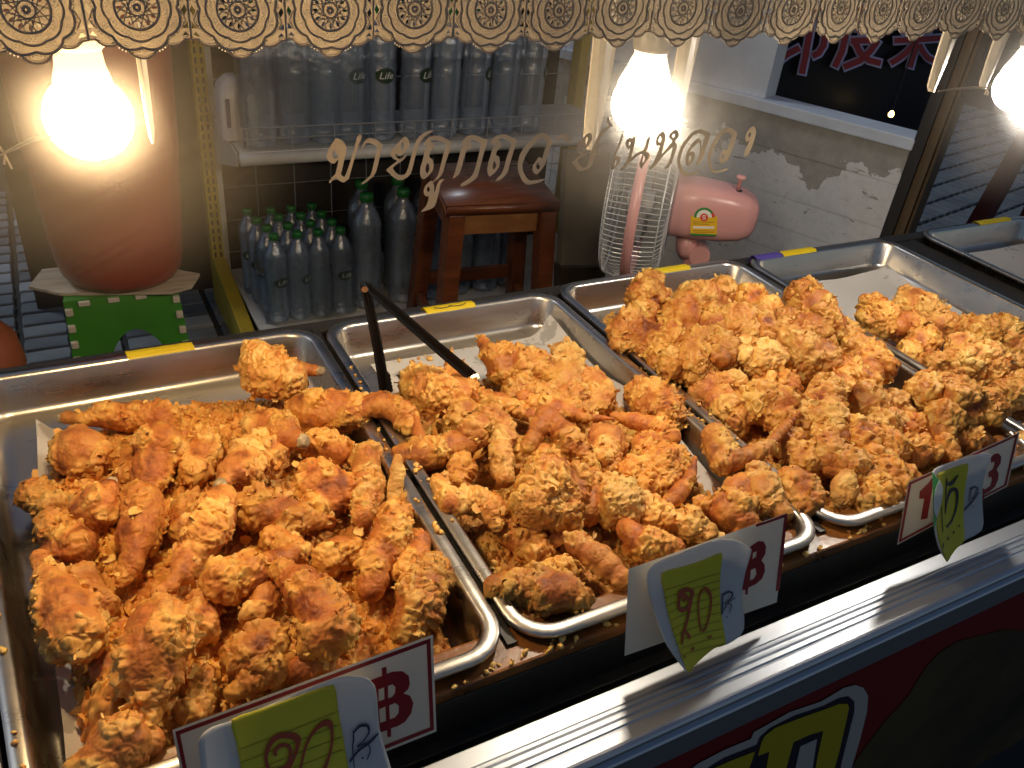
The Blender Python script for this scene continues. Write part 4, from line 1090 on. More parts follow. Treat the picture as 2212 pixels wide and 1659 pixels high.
mb.build('teeth', M['tongs_black'], a1)
arm(Vector(hp) + Vector((.004, -.002, -.003)), t2p, .0125, .0165, (.5, 0, .8), 'arm', M['tongs_black'])
arm(t2p, t2e, .0160, .0150, (.5, 0, .8), 'bright_tip', M['steel'])
MB().tube([Vector(hp) + Vector((-.002, -.009, -.004)), Vector(hp) + Vector((.002, .009, -.004))], .0045, 8).build('hinge', M['steel_rim'], tg)

# ================================================================== RED BUCKET, BOARD, GREEN STEP STOOL
BYc = 1.825
bc = at(236, 628, y=1.75)
zb = 0.452
bk = thing('plastic_bucket', 'large dull red plastic bucket behind the warm bulb, standing on a board', 'bucket', (bc.x + .037, BYc, zb))
c = (bc.x + .037, BYc, zb)
prof = [(.001, 0), (.085, 0), (.103, .006), (.114, .022), (.120, .050), (.128, .16), (.137, .30), (.148, .60), (.152, .61), (.152, .625), (.146, .625), (.143, .60), (.125, .10)]
prof = [(r_ * 1.055, z_) for r_, z_ in prof]
MB().lathe(prof, 48, c, cap=False).build('body', M['bucket_red'], bk, True)
hb = MB(); hb.lathe([(.155, .560), (.161, .563), (.161, .571), (.156, .574)], 48, c, cap=False); hb.build('rim_band', M['bucket_red'], bk, True)
bd = MB()
pts = [at(62, 622, z=zb - .004), at(92, 585, z=zb - .004), at(300, 560, z=zb - .004), at(396, 588, z=zb - .004), at(432, 594, z=zb - .004), at(414, 622, z=zb - .004), at(370, 634, z=zb - .004), at(130, 637, z=zb - .004)]
V, F = slab([[(p.x, p.y) for p in pts]], lambda x, y, hh: Vector((x, y, zb - .006 + hh)), .006)
bo = mesh('thin_board', V, F, M['card_board'])
tag(bo, 'warped pale board between the red bucket and the green step stool', 'board')

st = thing('step_stool', 'green folding step stool with cream edge pegs and an arched front opening', 'step stool', (.07, 1.84, 0), 0)
sx0, sx1 = -.036, .186                                # top edge of the front panel
zt = zb - .008
yf = 1.748
def fpan(u, v):                                        # u along, v from top (0) to floor (1): panel leans out downwards
    s = .028 * v
    return Vector((sx0 - s * .55 + (sx1 - sx0 + s * 1.5) * u, yf - .05 * v, zt * (1 - v) + .004 * v))
arch = [(.22, 1.0)] + [(.55 - .33 * math.cos(math.pi * k / 16), .62 - .44 * math.sin(math.pi * k / 16)) for k in range(17)] + [(.88, 1.0)]
loop = [(0, 0)] + [(0, 1.0)] + [(a, b) for a, b in arch] + [(1, 1.0), (1, 0)]
V, F = slab([loop], lambda x, y, hh: fpan(x, y) + Vector((0, -hh, 0)), .012)
mesh('front_panel', V, F, M['green_stool'], st)
V, F = slab([loop], lambda x, y, hh: fpan(x, y) + Vector((0, .20 + .10 * y + hh, 0)), .012)
mesh('rear_panel', V, F, M['green_stool'], st)
for u, nm in ((0, 'side_panel'), (1, 'side_panel')):
    a, b = fpan(u, 0.02), fpan(u, .98)
    off = .006 if u == 0 else -.006
    mb = MB()
    mb.hexa([b + Vector((off - .004, .0005, 0)), b + Vector((off + .004, .0005, 0)), b + Vector((off + .004, .285, 0)), b + Vector((off - .004, .285, 0)),
             a + Vector((off - .004, .0005, 0)), a + Vector((off + .004, .0005, 0)), a + Vector((off + .004, .195, 0)), a + Vector((off - .004, .195, 0))])
    mb.build(nm, M['green_stool'], st)
MB().box(((sx0 + sx1) / 2, yf + .10, zt - .004), (sx1 - sx0 - .004, .215, .010)).build('top', M['green_stool'], st, bevel=.003)
for u, ks in ((0.035, range(11)), (0.965, range(11))):
    for k in ks:
        p = fpan(u, .045 + .082 * k)
        MB().box((p.x, p.y - .0135, p.z - .003), (.0145, .012, .0165)).build('peg', M['peg_cream'], st, bevel=.003)
for u in (.17, .42, .66):
    p = fpan(u, .008); MB().box((p.x, p.y - .0135, p.z - .004), (.022, .010, .010)).build('peg', M['peg_cream'], st, bevel=.002)
pot = thing('clay_pot', 'rounded orange clay pot edge peeking in at the far left', 'pot', (-.175, 1.36, .42))
MB().lathe([(.002, 0), (.05, 0), (.075, .03), (.088, .075), (.082, .12), (.060, .15), (.056, .162), (.062, .168)], 32, (-.185, 1.36, .46)).build('body', M['terracotta'], pot, True)
MB().box((-.185, 1.36, .225), (.16, .16, .45)).build('plinth', M['black_frame'], pot)

# ================================================================== BOTTLE RACK
rk = thing('bottle_rack', 'gondola rack with a yellow slotted post and white shelves of water bottles', 'shelf rack', (.9, 2.45, 0))
RX0, RX1, RYB = .372, 1.62, 2.505
MB().box((RX0 + .022, RYB - .01, .74), (.036, .05, 1.48)).build('upright', M['shelf_yellow'], rk, bevel=.003)
MB().box((RX0 + .0505, RYB - .0, .74), (.017, .035, 1.48)).build('upright_flange', M['shelf_white'], rk)
sl = MB()
for k in range(52):
    for dx in (.014, .030):
        sl.box((RX0 + dx, RYB - .0352, .10 + .026 * k), (.0055, .0012, .0165))
sl.build('slots', M['slot_dark'], rk)
# foot of the upright, running forward on the floor
mb = MB(); mb.hexa([(RX0 + .004, 2.06, 0), (RX0 + .044, 2.06, 0), (RX0 + .044, 2.48, 0), (RX0 + .004, 2.48, 0), (RX0 + .004, 2.06, .088), (RX0 + .044, 2.06, .088), (RX0 + .044, 2.48, .165), (RX0 + .004, 2.48, .165)])
mb.build('foot', M['shelf_yellow'], rk, bevel=.004)
MB().box(((RX0 + RX1) / 2 + .03, 2.28, .112), (RX1 - RX0 - .04, .41, .012)).build('base_deck', M['shelf_white'], rk, bevel=.003)
MB().box(((RX0 + RX1) / 2 + .03, 2.068, .088), (RX1 - RX0 - .04, .012, .058)).build('base_front', M['shelf_white'], rk, bevel=.002)
MB().box(((RX0 + RX1) / 2 + .03, 2.33, .585), (RX1 - RX0 - .045, .33, .010)).build('upper_shelf', M['shelf_white'], rk, bevel=.003)
MB().tube([(RX0 + .05, 2.162, .5725), (RX1 + .0, 2.162, .5725)], .0165, 12).build('shelf_lip', M['shelf_white'], rk, True)
mb = MB(); mb.hexa([(RX0 + .046, 2.185, .548), (RX0 + .050, 2.185, .548), (RX0 + .050, 2.48, .46), (RX0 + .046, 2.48, .46), (RX0 + .046, 2.185, .582), (RX0 + .050, 2.185, .582), (RX0 + .050, 2.48, .60), (RX0 + .046, 2.48, .60)])
mb.build('bracket', M['shelf_white'], rk)
gd = MB()
x = RX0 + .075
gd.tube([(RX0 + .06, 2.172, .650), (RX1, 2.172, .650)], .0018, 5); gd.tube([(RX0 + .06, 2.172, .622), (RX1, 2.172, .622)], .0015, 5)
gd.tube([(RX0 + .06, 2.172, .596), (RX0 + .06, 2.172, .645), (RX0 + .063, 2.172, .650)], .0018, 5)
while x < RX1:
    gd.tube([(x, 2.172, .592), (x, 2.172, .650)], .0016, 5); x += .115
gd.build('wire_guard', M['wire'], rk)
bp = MB()
for k in range(11): bp.tube([(RX0 + .045 + .117 * k, RYB + .006, .16), (RX0 + .045 + .117 * k, RYB + .006, 1.45)], .0016, 4)
for k in range(13): bp.tube([(RX0 + .03, RYB + .002, .165 + .105 * k), (RX1, RYB + .002, .165 + .105 * k)], .0016, 4)
bp.build('grid_back', M['wire'], rk)
MB().box((RX1 + .02, RYB - .01, .74), (.036, .05, 1.48)).build('upright', M['shelf_yellow'], rk)
# dark hoarding close behind the rack
hw = MB().box((.75, 2.62, .9), (1.75, .03, 1.8)).build('dark_hoarding', M['dark_wall'])
tag(hw, 'dark brown hoarding right behind the wire back of the bottle rack', 'hoarding')

def bottle_prof(r, H):
    P = [(.001, .004), (r * .70, .0), (r * .92, .004), (r * .98, .016)]
    z = .03 * H / .26
    k = 0
    while z < .56 * H:
        P.append((r * (1.0 if k % 2 == 0 else .945), z)); z += .0125 * H / .26; k += 1
    P += [(r * .93, .58 * H), (r * .93, .60 * H)]
    for i in range(6):
        P.append((r * (.99 if i % 2 else .94), (.62 + .022 * i) * H))
    for i in range(8):
        s = i / 7
        P.append((r * (.97 - .63 * s ** 1.5), (.75 + .165 * s) * H))
    P += [(r * .34, .925 * H), (r * .40, .928 * H), (r * .40, .936 * H)]
    return P
def cap_prof(r, H): return [(r * .42, .937 * H), (r * .45, .940 * H), (r * .45, .992 * H), (r * .38, 1.0 * H), (.0005, 1.0 * H)]
def life_text():
    cu = bpy.data.curves.new('t', 'FONT'); cu.body = 'Life'; cu.size = 1.0; cu.align_x = 'CENTER'; cu.align_y = 'CENTER'; cu.shear = .25
    cu.resolution_u = 3
    o = bpy.data.objects.new('t', cu); link(o)
    me = bpy.data.meshes.new_from_object(o.evaluated_get(bpy.context.evaluated_depsgraph_get()))
    bpy.data.objects.remove(o)
    return [v.co.copy() for v in me.vertices], [tuple(p.vertices) for p in me.polygons]
LT = life_text()
def bottle(r, H, oval_z, oval_w, oval_h, name_label, group):
    t = thing('water_bottle', name_label, 'bottle', (0, 0, 0), 0, group)
    MB().lathe(bottle_prof(r, H), 22).build('body', M['bottle'], t, True, local=True)
    MB().lathe(cap_prof(r, H), 18).build('cap', M['cap_green'], t, True, local=True)
    V = [(0, -(r + .0012), oval_z)]; n = 20
    for i in (1, 2, 3):
        for k in range(n):
            a = 2 * math.pi * k / n; xx = oval_w / 2 * i / 3 * math.cos(a); an = xx / r
            V.append(((r + .0012) * math.sin(an), -(r + .0012) * math.cos(an), oval_z + oval_h / 2 * i / 3 * math.sin(a)))
    F = [(0, 1 + k, 1 + (k + 1) % n) for k in range(n)]
    for i in range(2):
        for k in range(n): F.append((1 + i * n + k, 1 + (i + 1) * n + k, 1 + (i + 1) * n + (k + 1) % n, 1 + i * n + (k + 1) % n))
    lb = mesh('label_oval', V, F, M['label_green'], t, True, local=True)
    s = oval_h * .62
    TV = []
    for v in LT[0]:
        an = v.x * s * 1.15 / r
        TV.append(((r + .0018) * math.sin(an), -(r + .0018) * math.cos(an), oval_z + v.y * s))
    mesh('lettering', TV, LT[1], M['label_white'], lb, local=True)
    return t
small = bottle(.0305, .262, .128, .050, .030, 'x', 'small water bottles in the wrapped pack on the lower shelf')
big = bottle(.0425, .350, .178, .058, .040, 'x', 'large water bottles')
def place(proto, x, y, z, rz, label, group, first):
    o = proto if first else copy_tree(proto)
    o.location = (x, y, z); o.rotation_euler = (R(rng.uniform(-1, 1)), R(rng.uniform(-1, 1)), rz)
    o['label'] = label; o['group'] = group
    return o
ZD = .1185
k = 0
front_lab = ['leftmost front bottle of the wrapped small pack, oval label tilted', 'second front bottle from the left in the wrapped small pack', 'third front bottle of the wrapped small pack, label turned away', 'rightmost front bottle of the small pack with a plain Life oval']
for j in range(4):
    for i in range(4):
        lab = front_lab[i] if j == 0 else ('first', 'second', 'third', 'fourth')[i] + ' bottle from the left in the ' + ('second', 'third', 'rearmost')[j - 1] + ' row of the wrapped small pack'
        place(small, .487 + .0625 * i - .008 * j, 2.118 + .0645 * j, ZD, [.35, .75, 2.0, .15][i] if j == 0 else rng.uniform(-3, 3), lab, 'small water bottles in the wrapped pack on the lower shelf', k == 0); k += 1
k = 0
bl = ['large water bottle standing alone right of the wrapped small pack', 'large water bottle partly behind the left leg of the wooden stool', 'large bottle seen between the legs of the wooden stool, leftmost', 'large bottle seen between the legs of the wooden stool, second', 'large bottle seen between the legs of the wooden stool, third', 'large bottle at the right end of the lower shelf behind the stool leg']
for i, x in enumerate((.756, .868, .962, 1.056, 1.15, 1.245)):
    place(big, x, 2.135 + .006 * (i % 2), ZD, rng.uniform(1.2, 2.6), bl[i], 'large water bottles on the lower shelf', k == 0); k += 1
    place(big, x + .02, 2.235, ZD, rng.uniform(-3, 3), ('first', 'second', 'third', 'fourth', 'fifth', 'sixth')[i] + ' large bottle from the left in the rear row of the lower shelf', 'large water bottles on the lower shelf', False)
ul = ['first large bottle on the upper shelf, wrinkled film round it, next to the white jug', 'second upper shelf bottle with a bright green cap', 'third upper shelf bottle behind torn film', 'fourth upper shelf bottle with a low Life label', 'fifth upper shelf bottle with the clearest Life label', 'sixth upper shelf bottle with a half turned label', 'seventh upper shelf bottle from the left', 'eighth upper shelf bottle from the left', 'ninth upper shelf bottle from the left', 'last upper shelf bottle beside the middle bulb strip']
ux = (.492, .585, .668, .738, .826, .925, 1.018, 1.112, 1.206, 1.296)
urot = (2.2, 2.6, 1.9, .35, .05, .55, 2.3, .9, 2.7, 1.1)
for i, x in enumerate(ux):
    place(big, x, 2.225 + .01 * (i in (1, 3)), .591 - (.07 if i in (1, 3) else 0) * 0, urot[i], ul[i], 'large water bottles on the upper shelf', False)
    if i % 2 == 0: place(big, x + .04, 2.33, .591, rng.uniform(-3, 3), 'rear row upper shelf bottle right behind the ' + ul[i].split(' with')[0].split(',')[0].split(' behind')[0].split(' beside')[0], 'large water bottles on the upper shelf', False)
# shrink film round the small pack and loose film over the upper row
def film(x0, x1, y0, y1, z0, z1, label, seed):
    rr = np.random.RandomState(seed); pl = rrect(x0, y0, x1, y1, .03, 6); m = len(pl); V = []; F = []
    nz = 9
    for i in range(nz):
        s = i / (nz - 1)
        for k_, (x, y) in enumerate(pl):
            w = .004 * math.sin(k_ * 1.9 + i * .8) + rr.uniform(-.002, .002)
            cx, cy = (x0 + x1) / 2, (y0 + y1) / 2; sc = 1 - .06 * max(0, s - .72) * 3
            V.append((cx + (x - cx) * sc + w, cy + (y - cy) * sc + w * .6, z0 + (z1 - z0) * s + .008 * math.sin(k_ * .9) * s * s))
    for i in range(nz - 1):
        for k_ in range(m): F.append((i * m + k_, i * m + (k_ + 1) % m, (i + 1) * m + (k_ + 1) % m, (i + 1) * m + k_))
    return tag(mesh('shrink_film', V, F, M['film'], None, True), label, 'plastic film')
film(.448, .712, 2.083, 2.345, .120, .325, 'clear shrink film round the pack of small bottles', 1)
film(.445, .79, 2.178, 2.29, .592, .86, 'wrinkled torn film round the left bottles of the upper shelf', 2)
jg = thing('white_jug', 'white plastic jug with a dark slot handle at the left of the upper shelf', 'jug', (.447, 2.30, .591))
JV = []; 
mb = MB(); pl = rrect(.405, 2.26, .500, 2.36, .02, 5); m = len(pl); secs = [(.592, 1), (.60, 1.02), (.70, 1.02), (.725, .9), (.745, .55), (.75, .4)]
V = []; F = []
for z, s in secs:
    for x, y in pl: V.append((.4525 + (x - .4525) * s, 2.31 + (y - 2.31) * s, z))
for i in range(len(secs) - 1):
    for k_ in range(m): F.append((i * m + k_, i * m + (k_ + 1) % m, (i + 1) * m + (k_ + 1) % m, (i + 1) * m + k_))
F.append(tuple((len(secs) - 1) * m + k_ for k_ in range(m)))
mesh('body', V, F, M['jug_white'], jg, True)
MB().box((.421, 2.2575, .665), (.011, .006, .075)).build('handle_slot', M['jug_dark'], jg, bevel=.002)

# ================================================================== WOODEN STOOL
ws = thing('wooden_stool', 'square red brown wooden stool with splayed legs and a shiny worn seat', 'stool', (.98, 1.78, 0))
SZ = .612
fl, frr = at(962, 445, z=SZ), at(1213, 436, z=SZ); bl_, br_ = at(919, 353, z=SZ), at(1137, 345, z=SZ)
V = [tuple(p - Vector((0, 0, .026))) for p in (fl, frr, br_, bl_)] + [tuple(p) for p in (fl, frr, br_, bl_)]
bm = bmesh.new(); vs_ = [bm.verts.new(v) for v in V]
for f in ((3, 2, 1, 0), (4, 5, 6, 7), (0, 1, 5, 4), (1, 2, 6, 5), (2, 3, 7, 6), (3, 0, 4, 7)): bm.faces.new([vs_[i] for i in f])
bmesh.ops.bevel(bm, geom=list(bm.edges), offset=.004, segments=2, affect='EDGES')
from_bm('seat', bm, M['stool_wood'], ws, True)
ctr = (fl + frr + bl_ + br_) / 4
def leg(top, foot, w=.042):
    a, b = Vector(top), Vector(foot)
    h2 = w / 2
    P = [b + Vector((sx * h2, sy * h2, 0)) for sx, sy in ((-1, -1), (1, -1), (1, 1), (-1, 1))] + [a + Vector((sx * h2, sy * h2, 0)) for sx, sy in ((-1, -1), (1, -1), (1, 1), (-1, 1))]
    return MB().hexa(P).build('leg', M['stool_wood'], ws, bevel=.004)
legs = {}
def corner(p, inset): return Vector(p) + (ctr - Vector(p)) * inset
for nm, p, sp in (('fl', fl, .10), ('fr', frr, .10), ('bl', bl_, .14), ('br', br_, .12)):
    tpt = corner(p, .20 if nm[0] == 'f' else .12); tpt.z = SZ - .027
    fpt = corner(p, -.02 if nm[0] == 'f' else -.16); fpt.z = 0
    if nm == 'fl': fpt.x += .01
    legs[nm] = (tpt, fpt); leg(tpt, fpt)
def lp(nm, z): a, b = legs[nm]; return b.lerp(a, z / a.z)
for a, b, z, hh, mt in (('fl', 'fr', SZ - .055, .052, 'stool_rail'), ('bl', 'br', SZ - .055, .05, 'stool_rail'), ('fl', 'bl', SZ - .055, .05, 'stool_wood'), ('fr', 'br', SZ - .055, .05, 'stool_wood'), ('bl', 'br', .285, .035, 'stool_wood'), ('fl', 'bl', .235, .035, 'stool_wood'), ('fr', 'br', .235, .035, 'stool_wood'), ('fl', 'fr', .16, .035, 'stool_wood')):
    p, q_ = lp(a, z), lp(b, z); d = (q_ - p).normalized(); s = Vector((-d.y, d.x, 0)) * .010
    p = p + d * .0235; q_ = q_ - d * .0235
    P = [p - s - Vector((0, 0, hh / 2)), q_ - s - Vector((0, 0, hh / 2)), q_ + s - Vector((0, 0, hh / 2)), p + s - Vector((0, 0, hh / 2)), p - s + Vector((0, 0, hh / 2)), q_ - s + Vector((0, 0, hh / 2)), q_ + s + Vector((0, 0, hh / 2)), p + s + Vector((0, 0, hh / 2))]
    MB().hexa(P).build('stretcher', M[mt], ws, bevel=.002)

# tan board leaning beside the rack
pb = [at(1212, 573, y=1.95), at(1309, 571, y=1.95), at(1318, 330, y=1.95), at(1226, 330, y=1.95)]
V = [tuple(p) for p in pb] + [tuple(p + Vector((0, .03, 0))) for p in pb]
tn = mesh('tan_panel', V, [(0, 1, 2, 3), (5, 4, 7, 6), (0, 4, 5, 1), (1, 5, 6, 2), (2, 6, 7, 3), (3, 7, 4, 0)], M['tan_board'])
tag(tn, 'plain tan board standing between the wooden stool and the pink fan', 'board')
bx = [at(1212, 660, y=1.97), at(1300, 655, y=1.97), at(1309, 577, y=1.97), at(1214, 579, y=1.97)]
V = [tuple(p) for p in bx] + [tuple(p + Vector((0, .05, 0))) for p in bx]
tag(mesh('dark_crate', V, [(0, 1, 2, 3), (5, 4, 7, 6), (0, 4, 5, 1), (1, 5, 6, 2), (2, 6, 7, 3), (3, 7, 4, 0)], M['banner_brown']), 'dark box under the tan board beside the fan', 'box')

# ================================================================== PINK FAN
FY = 1.36
fan = thing('electric_fan', 'pink electric fan seen from the side with a yellow energy sticker', 'fan', (1.32, FY, 0))
FM = at(1543, 455, y=FY)                                # middle of the motor housing
FD = depth_of(FM)
fax = Vector((.80, -.60, .015)).normalized()            # axle, from the cage to the back of the motor
fnr = Vector((-.60, -.80, 0)).normalized()              # towards the stall
fup = Vector((0, 0, 1))
FL = 180 * FD / FP * 1.02
def fp(a, n, z): return FM + fax * a + fnr * n + fup * z
sec = [(0, .94, .90), (.02, 1, 1), (.30, 1.0, 1.0), (.60, .98, .97), (.82, .90, .88), (.94, .74, .70), (.985, .50, .48), (1.0, .2, .2)]
HH = .066 * 1.0
V = []; F = []; n = 32
for s, sy, sz in sec:
    for k in range(n):
        a = 2 * math.pi * k / n
        cx, sx = math.cos(a), math.sin(a); e = .58
        yy = math.copysign(abs(cx) ** e, cx) * .062 * sy; zz = math.copysign(abs(sx) ** e, sx) * HH * sz
        if zz > 0: zz *= 1 - .20 * max(0, s - .25)
        V.append(fp((s - .5) * FL, yy, zz + .002))
for i in range(len(sec) - 1):
    for k in range(n): F.append((i * n + k, (i + 1) * n + k, (i + 1) * n + (k + 1) % n, i * n + (k + 1) % n))
F.append(tuple(range(n))); F.append(tuple((len(sec) - 1) * n + k for k in range(n - 1, -1, -1)))
motor = mesh('motor_housing', V, F, M['fan_pink'], fan, True)
kx = fp(.20 * FL, .012, 0)
MB().lathe([(.0001, .0565), (.0085, .0565), (.010, .0580), (.0001, .0585)], 16, tuple(kx)).build('knob_hole', M['slot_dark'], motor)
MB().lathe([(.0045, .05), (.0042, .082), (.0105, .085), (.0115, .088), (.009, .092), (.001, .093)], 14, tuple(kx)).build('swing_knob', M['fan_pink'], motor, True)
mb = MB(); mb.tube([fp(-.25 * FL, 0, -.06), fp(-.22 * FL, 0, -.10), fp(-.18 * FL, 0, -.115)], [.026, .026, .022], 14); mb.build('tilt_joint', M['fan_pink'], fan, True)
mb = MB(); mb.tube([fp(-.06 * FL, .026, -.105), fp(-.06 * FL, -.026, -.105)], .024, 20); mb.build('tilt_disc', M['fan_pink'], fan)
pb_ = fp(-.14 * FL, 0, -.12)
MB().tube([pb_, Vector((pb_.x, pb_.y, .03))], .016, 14).build('stand_pole', M['fan_pink'], fan, True)
MB().lathe([(.16, 0), (.16, .012), (.13, .026), (.03, .036), (.018, .05)], 32, (pb_.x, pb_.y, 0)).build('stand_base', M['fan_pink'], fan, True)
# cage
RC = .178
gc = FM - fax * (158 * FD / FP) + fup * -.004
cax = (fax + fnr * .10).normalized(); cn = (fnr - cax * fnr.dot(cax)).normalized(); cu = cax.cross(cn)
def cp(ax, r, a): return gc + cax * ax + cn * (r * math.cos(a)) + cu * (r * math.sin(a))
mb = MB(); nw = 86
for k in range(nw):
    a = 2 * math.pi * k / nw
    mb.tube([cp(-.070, .03, a), cp(-.070, RC * .55, a), cp(-.066, RC * .86, a), cp(-.056, RC * .96, a), cp(-.03, RC, a), cp(.0, RC, a), cp(.03, RC * .99, a), cp(.055, RC * .95, a), cp(.068, RC * .84, a), cp(.072, RC * .35, a)], .0010, 4, caps=False)
for ax, r in ((-.069, RC * .72), (-.060, RC * .94), (.056, RC * .955), (.071, RC * .62), (-.070, .03)):
    mb.tube([cp(ax, r, 2 * math.pi * k / 48) for k in range(48)], .0019, 5, True)
mb.build('wire_cage', M['fan_wire'], fan)
V = []; F = []; n = 56
for ax, r in ((-.0115, RC + .001), (-.0115, RC + .0035), (.0115, RC + .0035), (.0115, RC + .001)):
    V += [cp(ax, r, 2 * math.pi * k / n) for k in range(n)]
for i in range(4):
    for k in range(n): F.append((i * n + k, i * n + (k + 1) % n, ((i + 1) % 4) * n + (k + 1) % n, ((i + 1) % 4) * n + k))
mesh('cage_band', V, F, M['fan_pink'], fan, True)
MB().tube([cp(-.03, .0, 0), cp(.03, 0, 0)], .03, 18).build('hub', M['socket_grey'], fan)
for b in range(3):
    V = []; F = []
    for i in range(6):
        r = .03 + (RC - .052) * i / 5
        for j in range(4):
            a = 2 * math.pi * b / 3 + (-.45 + .3 * j) * (.6 + .5 * math.sin(math.pi * i / 5))
            V.append(cp(-.018 + .012 * j, r, a))
    for i in range(5):
        for j in range(3): F.append((i * 4 + j, i * 4 + j + 1, i * 4 + 5 + j, i * 4 + 4 + j))
    mesh('blade', V, F, M['socket_grey'], fan, True)
# energy sticker on the housing's near face
sp = lambda px, py, hh=0.0: on_plane(px, py, np.array(FM + fnr * (.0622 + hh)), np.array(fnr))
def stick(name, loops, mat, hh, par): 
    V, F = slab(loops, lambda x, y, t_: sp(x, y, hh + t_), .0003)
    return mesh(name, V, F, mat, par)
E5 = lambda pts: [(1261.8 + x * .1984, 274.3 + y * .1984) for x, y in pts]
stk = stick('energy_sticker', [E5([(1160, 965), (1455, 975), (1442, 1190), (1157, 1178)])], M['sticker_yellow'], .0004, motor)
arc = [(1308 + 112 * math.cos(R(a)), 985 - 108 * math.sin(R(a))) for a in range(0, 181, 12)]
arc2 = [(1308 + 85 * math.cos(R(a)), 985 - 82 * math.sin(R(a))) for a in range(180, -1, -12)]
stick('rating_arc', [E5(arc + arc2)], M['sticker_green'], .0006, stk)
stick('rating_arc_end', [E5([(1308 + r * math.cos(R(a)), 985 - r * math.sin(R(a))) for r, a in ((114, 0), (114, 14), (114, 28), (85, 28), (85, 14), (85, 0))])], M['sticker_red'], .0010, stk)
stick('rating_fan', [E5([(1308 + 85 * math.cos(R(a)), 985 - 82 * math.sin(R(a))) for a in range(0, 181, 12)])], M['sticker_white'], .0006, stk)
stick('rating_disc', [E5([(1306 + 44 * math.cos(R(a)), 985 + 44 * math.sin(R(a))) for a in range(0, 360, 20)])], M['sticker_red'], .0010, stk)
mb = MB()
V, F = ribbon([tuple(list(E5([(x, y)])[0]) + [w * .1984]) for x, y, w in ((1325, 966, 9), (1293, 966, 9), (1291, 983, 9), (1312, 981, 9), (1322, 992, 10), (1312, 1006, 9), (1288, 1004, 9))], lambda x, y, t_: sp(x, y, .0014 + t_), .0003)
mb.add(V, F).build('five', M['sticker_white'], stk)
stick('green_foot', [E5([(1158, 1158), (1443, 1170), (1442, 1190), (1157, 1178)])], M['sticker_green'], .0008, stk)
stick('white_box', [E5([(1185, 1080), (1420, 1084), (1415, 1108), (1183, 1104)])], M['sticker_white'], .0008, stk)
for y in (1030, 1052, 1125, 1142):
    stick('print_line', [E5([(1185, y), (1420 - (60 if y in (1052,) else 0), y + 6), (1420 - (60 if y in (1052,) else 0), y + 11), (1185, y + 5)])], M['stool_rail'], .0008, stk)

# ================================================================== SHOP FRONT ON THE RIGHT
shop = thing('shop_front', 'low peeling white wall with a painted sill and dark corner post', 'shop front', (2.0, 1.8, 0))
A = at(1975, 300, z=.74); B = at(1500, 178, z=.74)
u = (A - B); u.z = 0; u.normalize()
nrm = Vector((-u.y, u.x, 0)); 
if nrm.x > 0: nrm = -nrm                                # visible side
Bf = B - u * .55
def wp(s, dn, z): return Vector((Bf.x, Bf.y, 0)) + u * s + nrm * dn + Vector((0, 0, z))
SL = (A - Bf).length
SL = Vector((A.x - Bf.x, A.y - Bf.y, 0)).length
def wbox(name, s0, s1, d0, d1, z0, z1, mat, bevel=0.0, par=None):
    P = [wp(s0, d0, z0), wp(s1, d0, z0), wp(s1, d1, z0), wp(s0, d1, z0), wp(s0, d0, z1), wp(s1, d0, z1), wp(s1, d1, z1), wp(s0, d1, z1)]
    return MB().hexa(P).build(name, mat, par or shop, bevel=bevel)
npv = np.array(nrm); pA = np.array((A.x, A.y, 0.0))
gz = [np.mean([on_plane(x, y, pA, npv).z for x, y in pr]) for pr in (((1640, 297), (1935, 417)), ((1756, 442), (1910, 500)), ((1631, 459), (1789, 540)))]
zs = [0.0, .17, .30] + sorted(float(z) for z in gz) + [.708]
zs = sorted(zs)
for a, b in zip(zs[:-1], zs[1:]):
    if b - a < .02: continue
    wbox('wall_board', 0, SL, 0, -.05, a + .002, b - .002, M['peel'])
    wbox('wall_joint', 0, SL - .002, -.004, -.048, b - .002, b + .002, M['peel']) if b < .69 else None
wbox('sill', 0, SL + .01, .012, -.10, .7085, .742, M['sill_paint'], .003)
wW = on_plane(1652, 197, pA, npv); sW = (Vector((wW.x, wW.y, 0)) - Vector((Bf.x, Bf.y, 0))).dot(u)
wbox('white_pillar', 0, sW, -.012, -.09, .743, 1.9, M['sill_paint'])
wbox('corner_post', SL + .003, SL + .035, .012, -.10, 0, 1.7, M['post_dark'], .002)
wbox('corner_trim', SL + .036, SL + .062, .004, -.10, 0, 1.7, M['post_brown'], .002)
wbox('corner_edge', SL + .0635, SL + .072, -.006, -.10, 0, 1.7, M['post_brown'], .002)
wbox('header', sW, SL, .0, -.09, 1.25, 1.9, M['post_dark'])
# lettered black sign standing inside the opening
SGY = 2.30
sg = thing('lettered_sign', 'black signboard with big dark red characters outlined in lilac', 'sign', (2.85, SGY, .2))
MB().box((2.86, SGY + .02, .66), (1.12, .03, 1.05)).build('board', M['sign_black'], sg)
S6 = lambda pts: [(1618.4 + x * .1488, 27.4 + y * .1488) for x, y in pts]
S7 = lambda pts: [(1920.1 + x * .1319, 27.4 + y * .1319) for x, y in pts]
def sgs(name, strokes, conv, w, mat, hh, extra=0.0):
    mb = MB()
    for s in strokes:
        pts = conv(s)
        # lengthen the ends a little for the outline
        a, b = Vector(pts[0]), Vector(pts[1]); d = (a - b).normalized(); pts[0] = tuple(a + d * extra)
        a, b = Vector(pts[-1]), Vector(pts[-2]); d = (a - b).normalized(); pts[-1] = tuple(a + d * extra)
        V, F = ribbon([(x, y, w) for x, y in pts], lambda x, y, t_: at(x, y, y=SGY - hh - .00025 * nst[0] - t_), .0008); nst[0] += 1
        mb.add(V, F)
    return mb.build(name, mat, sg)
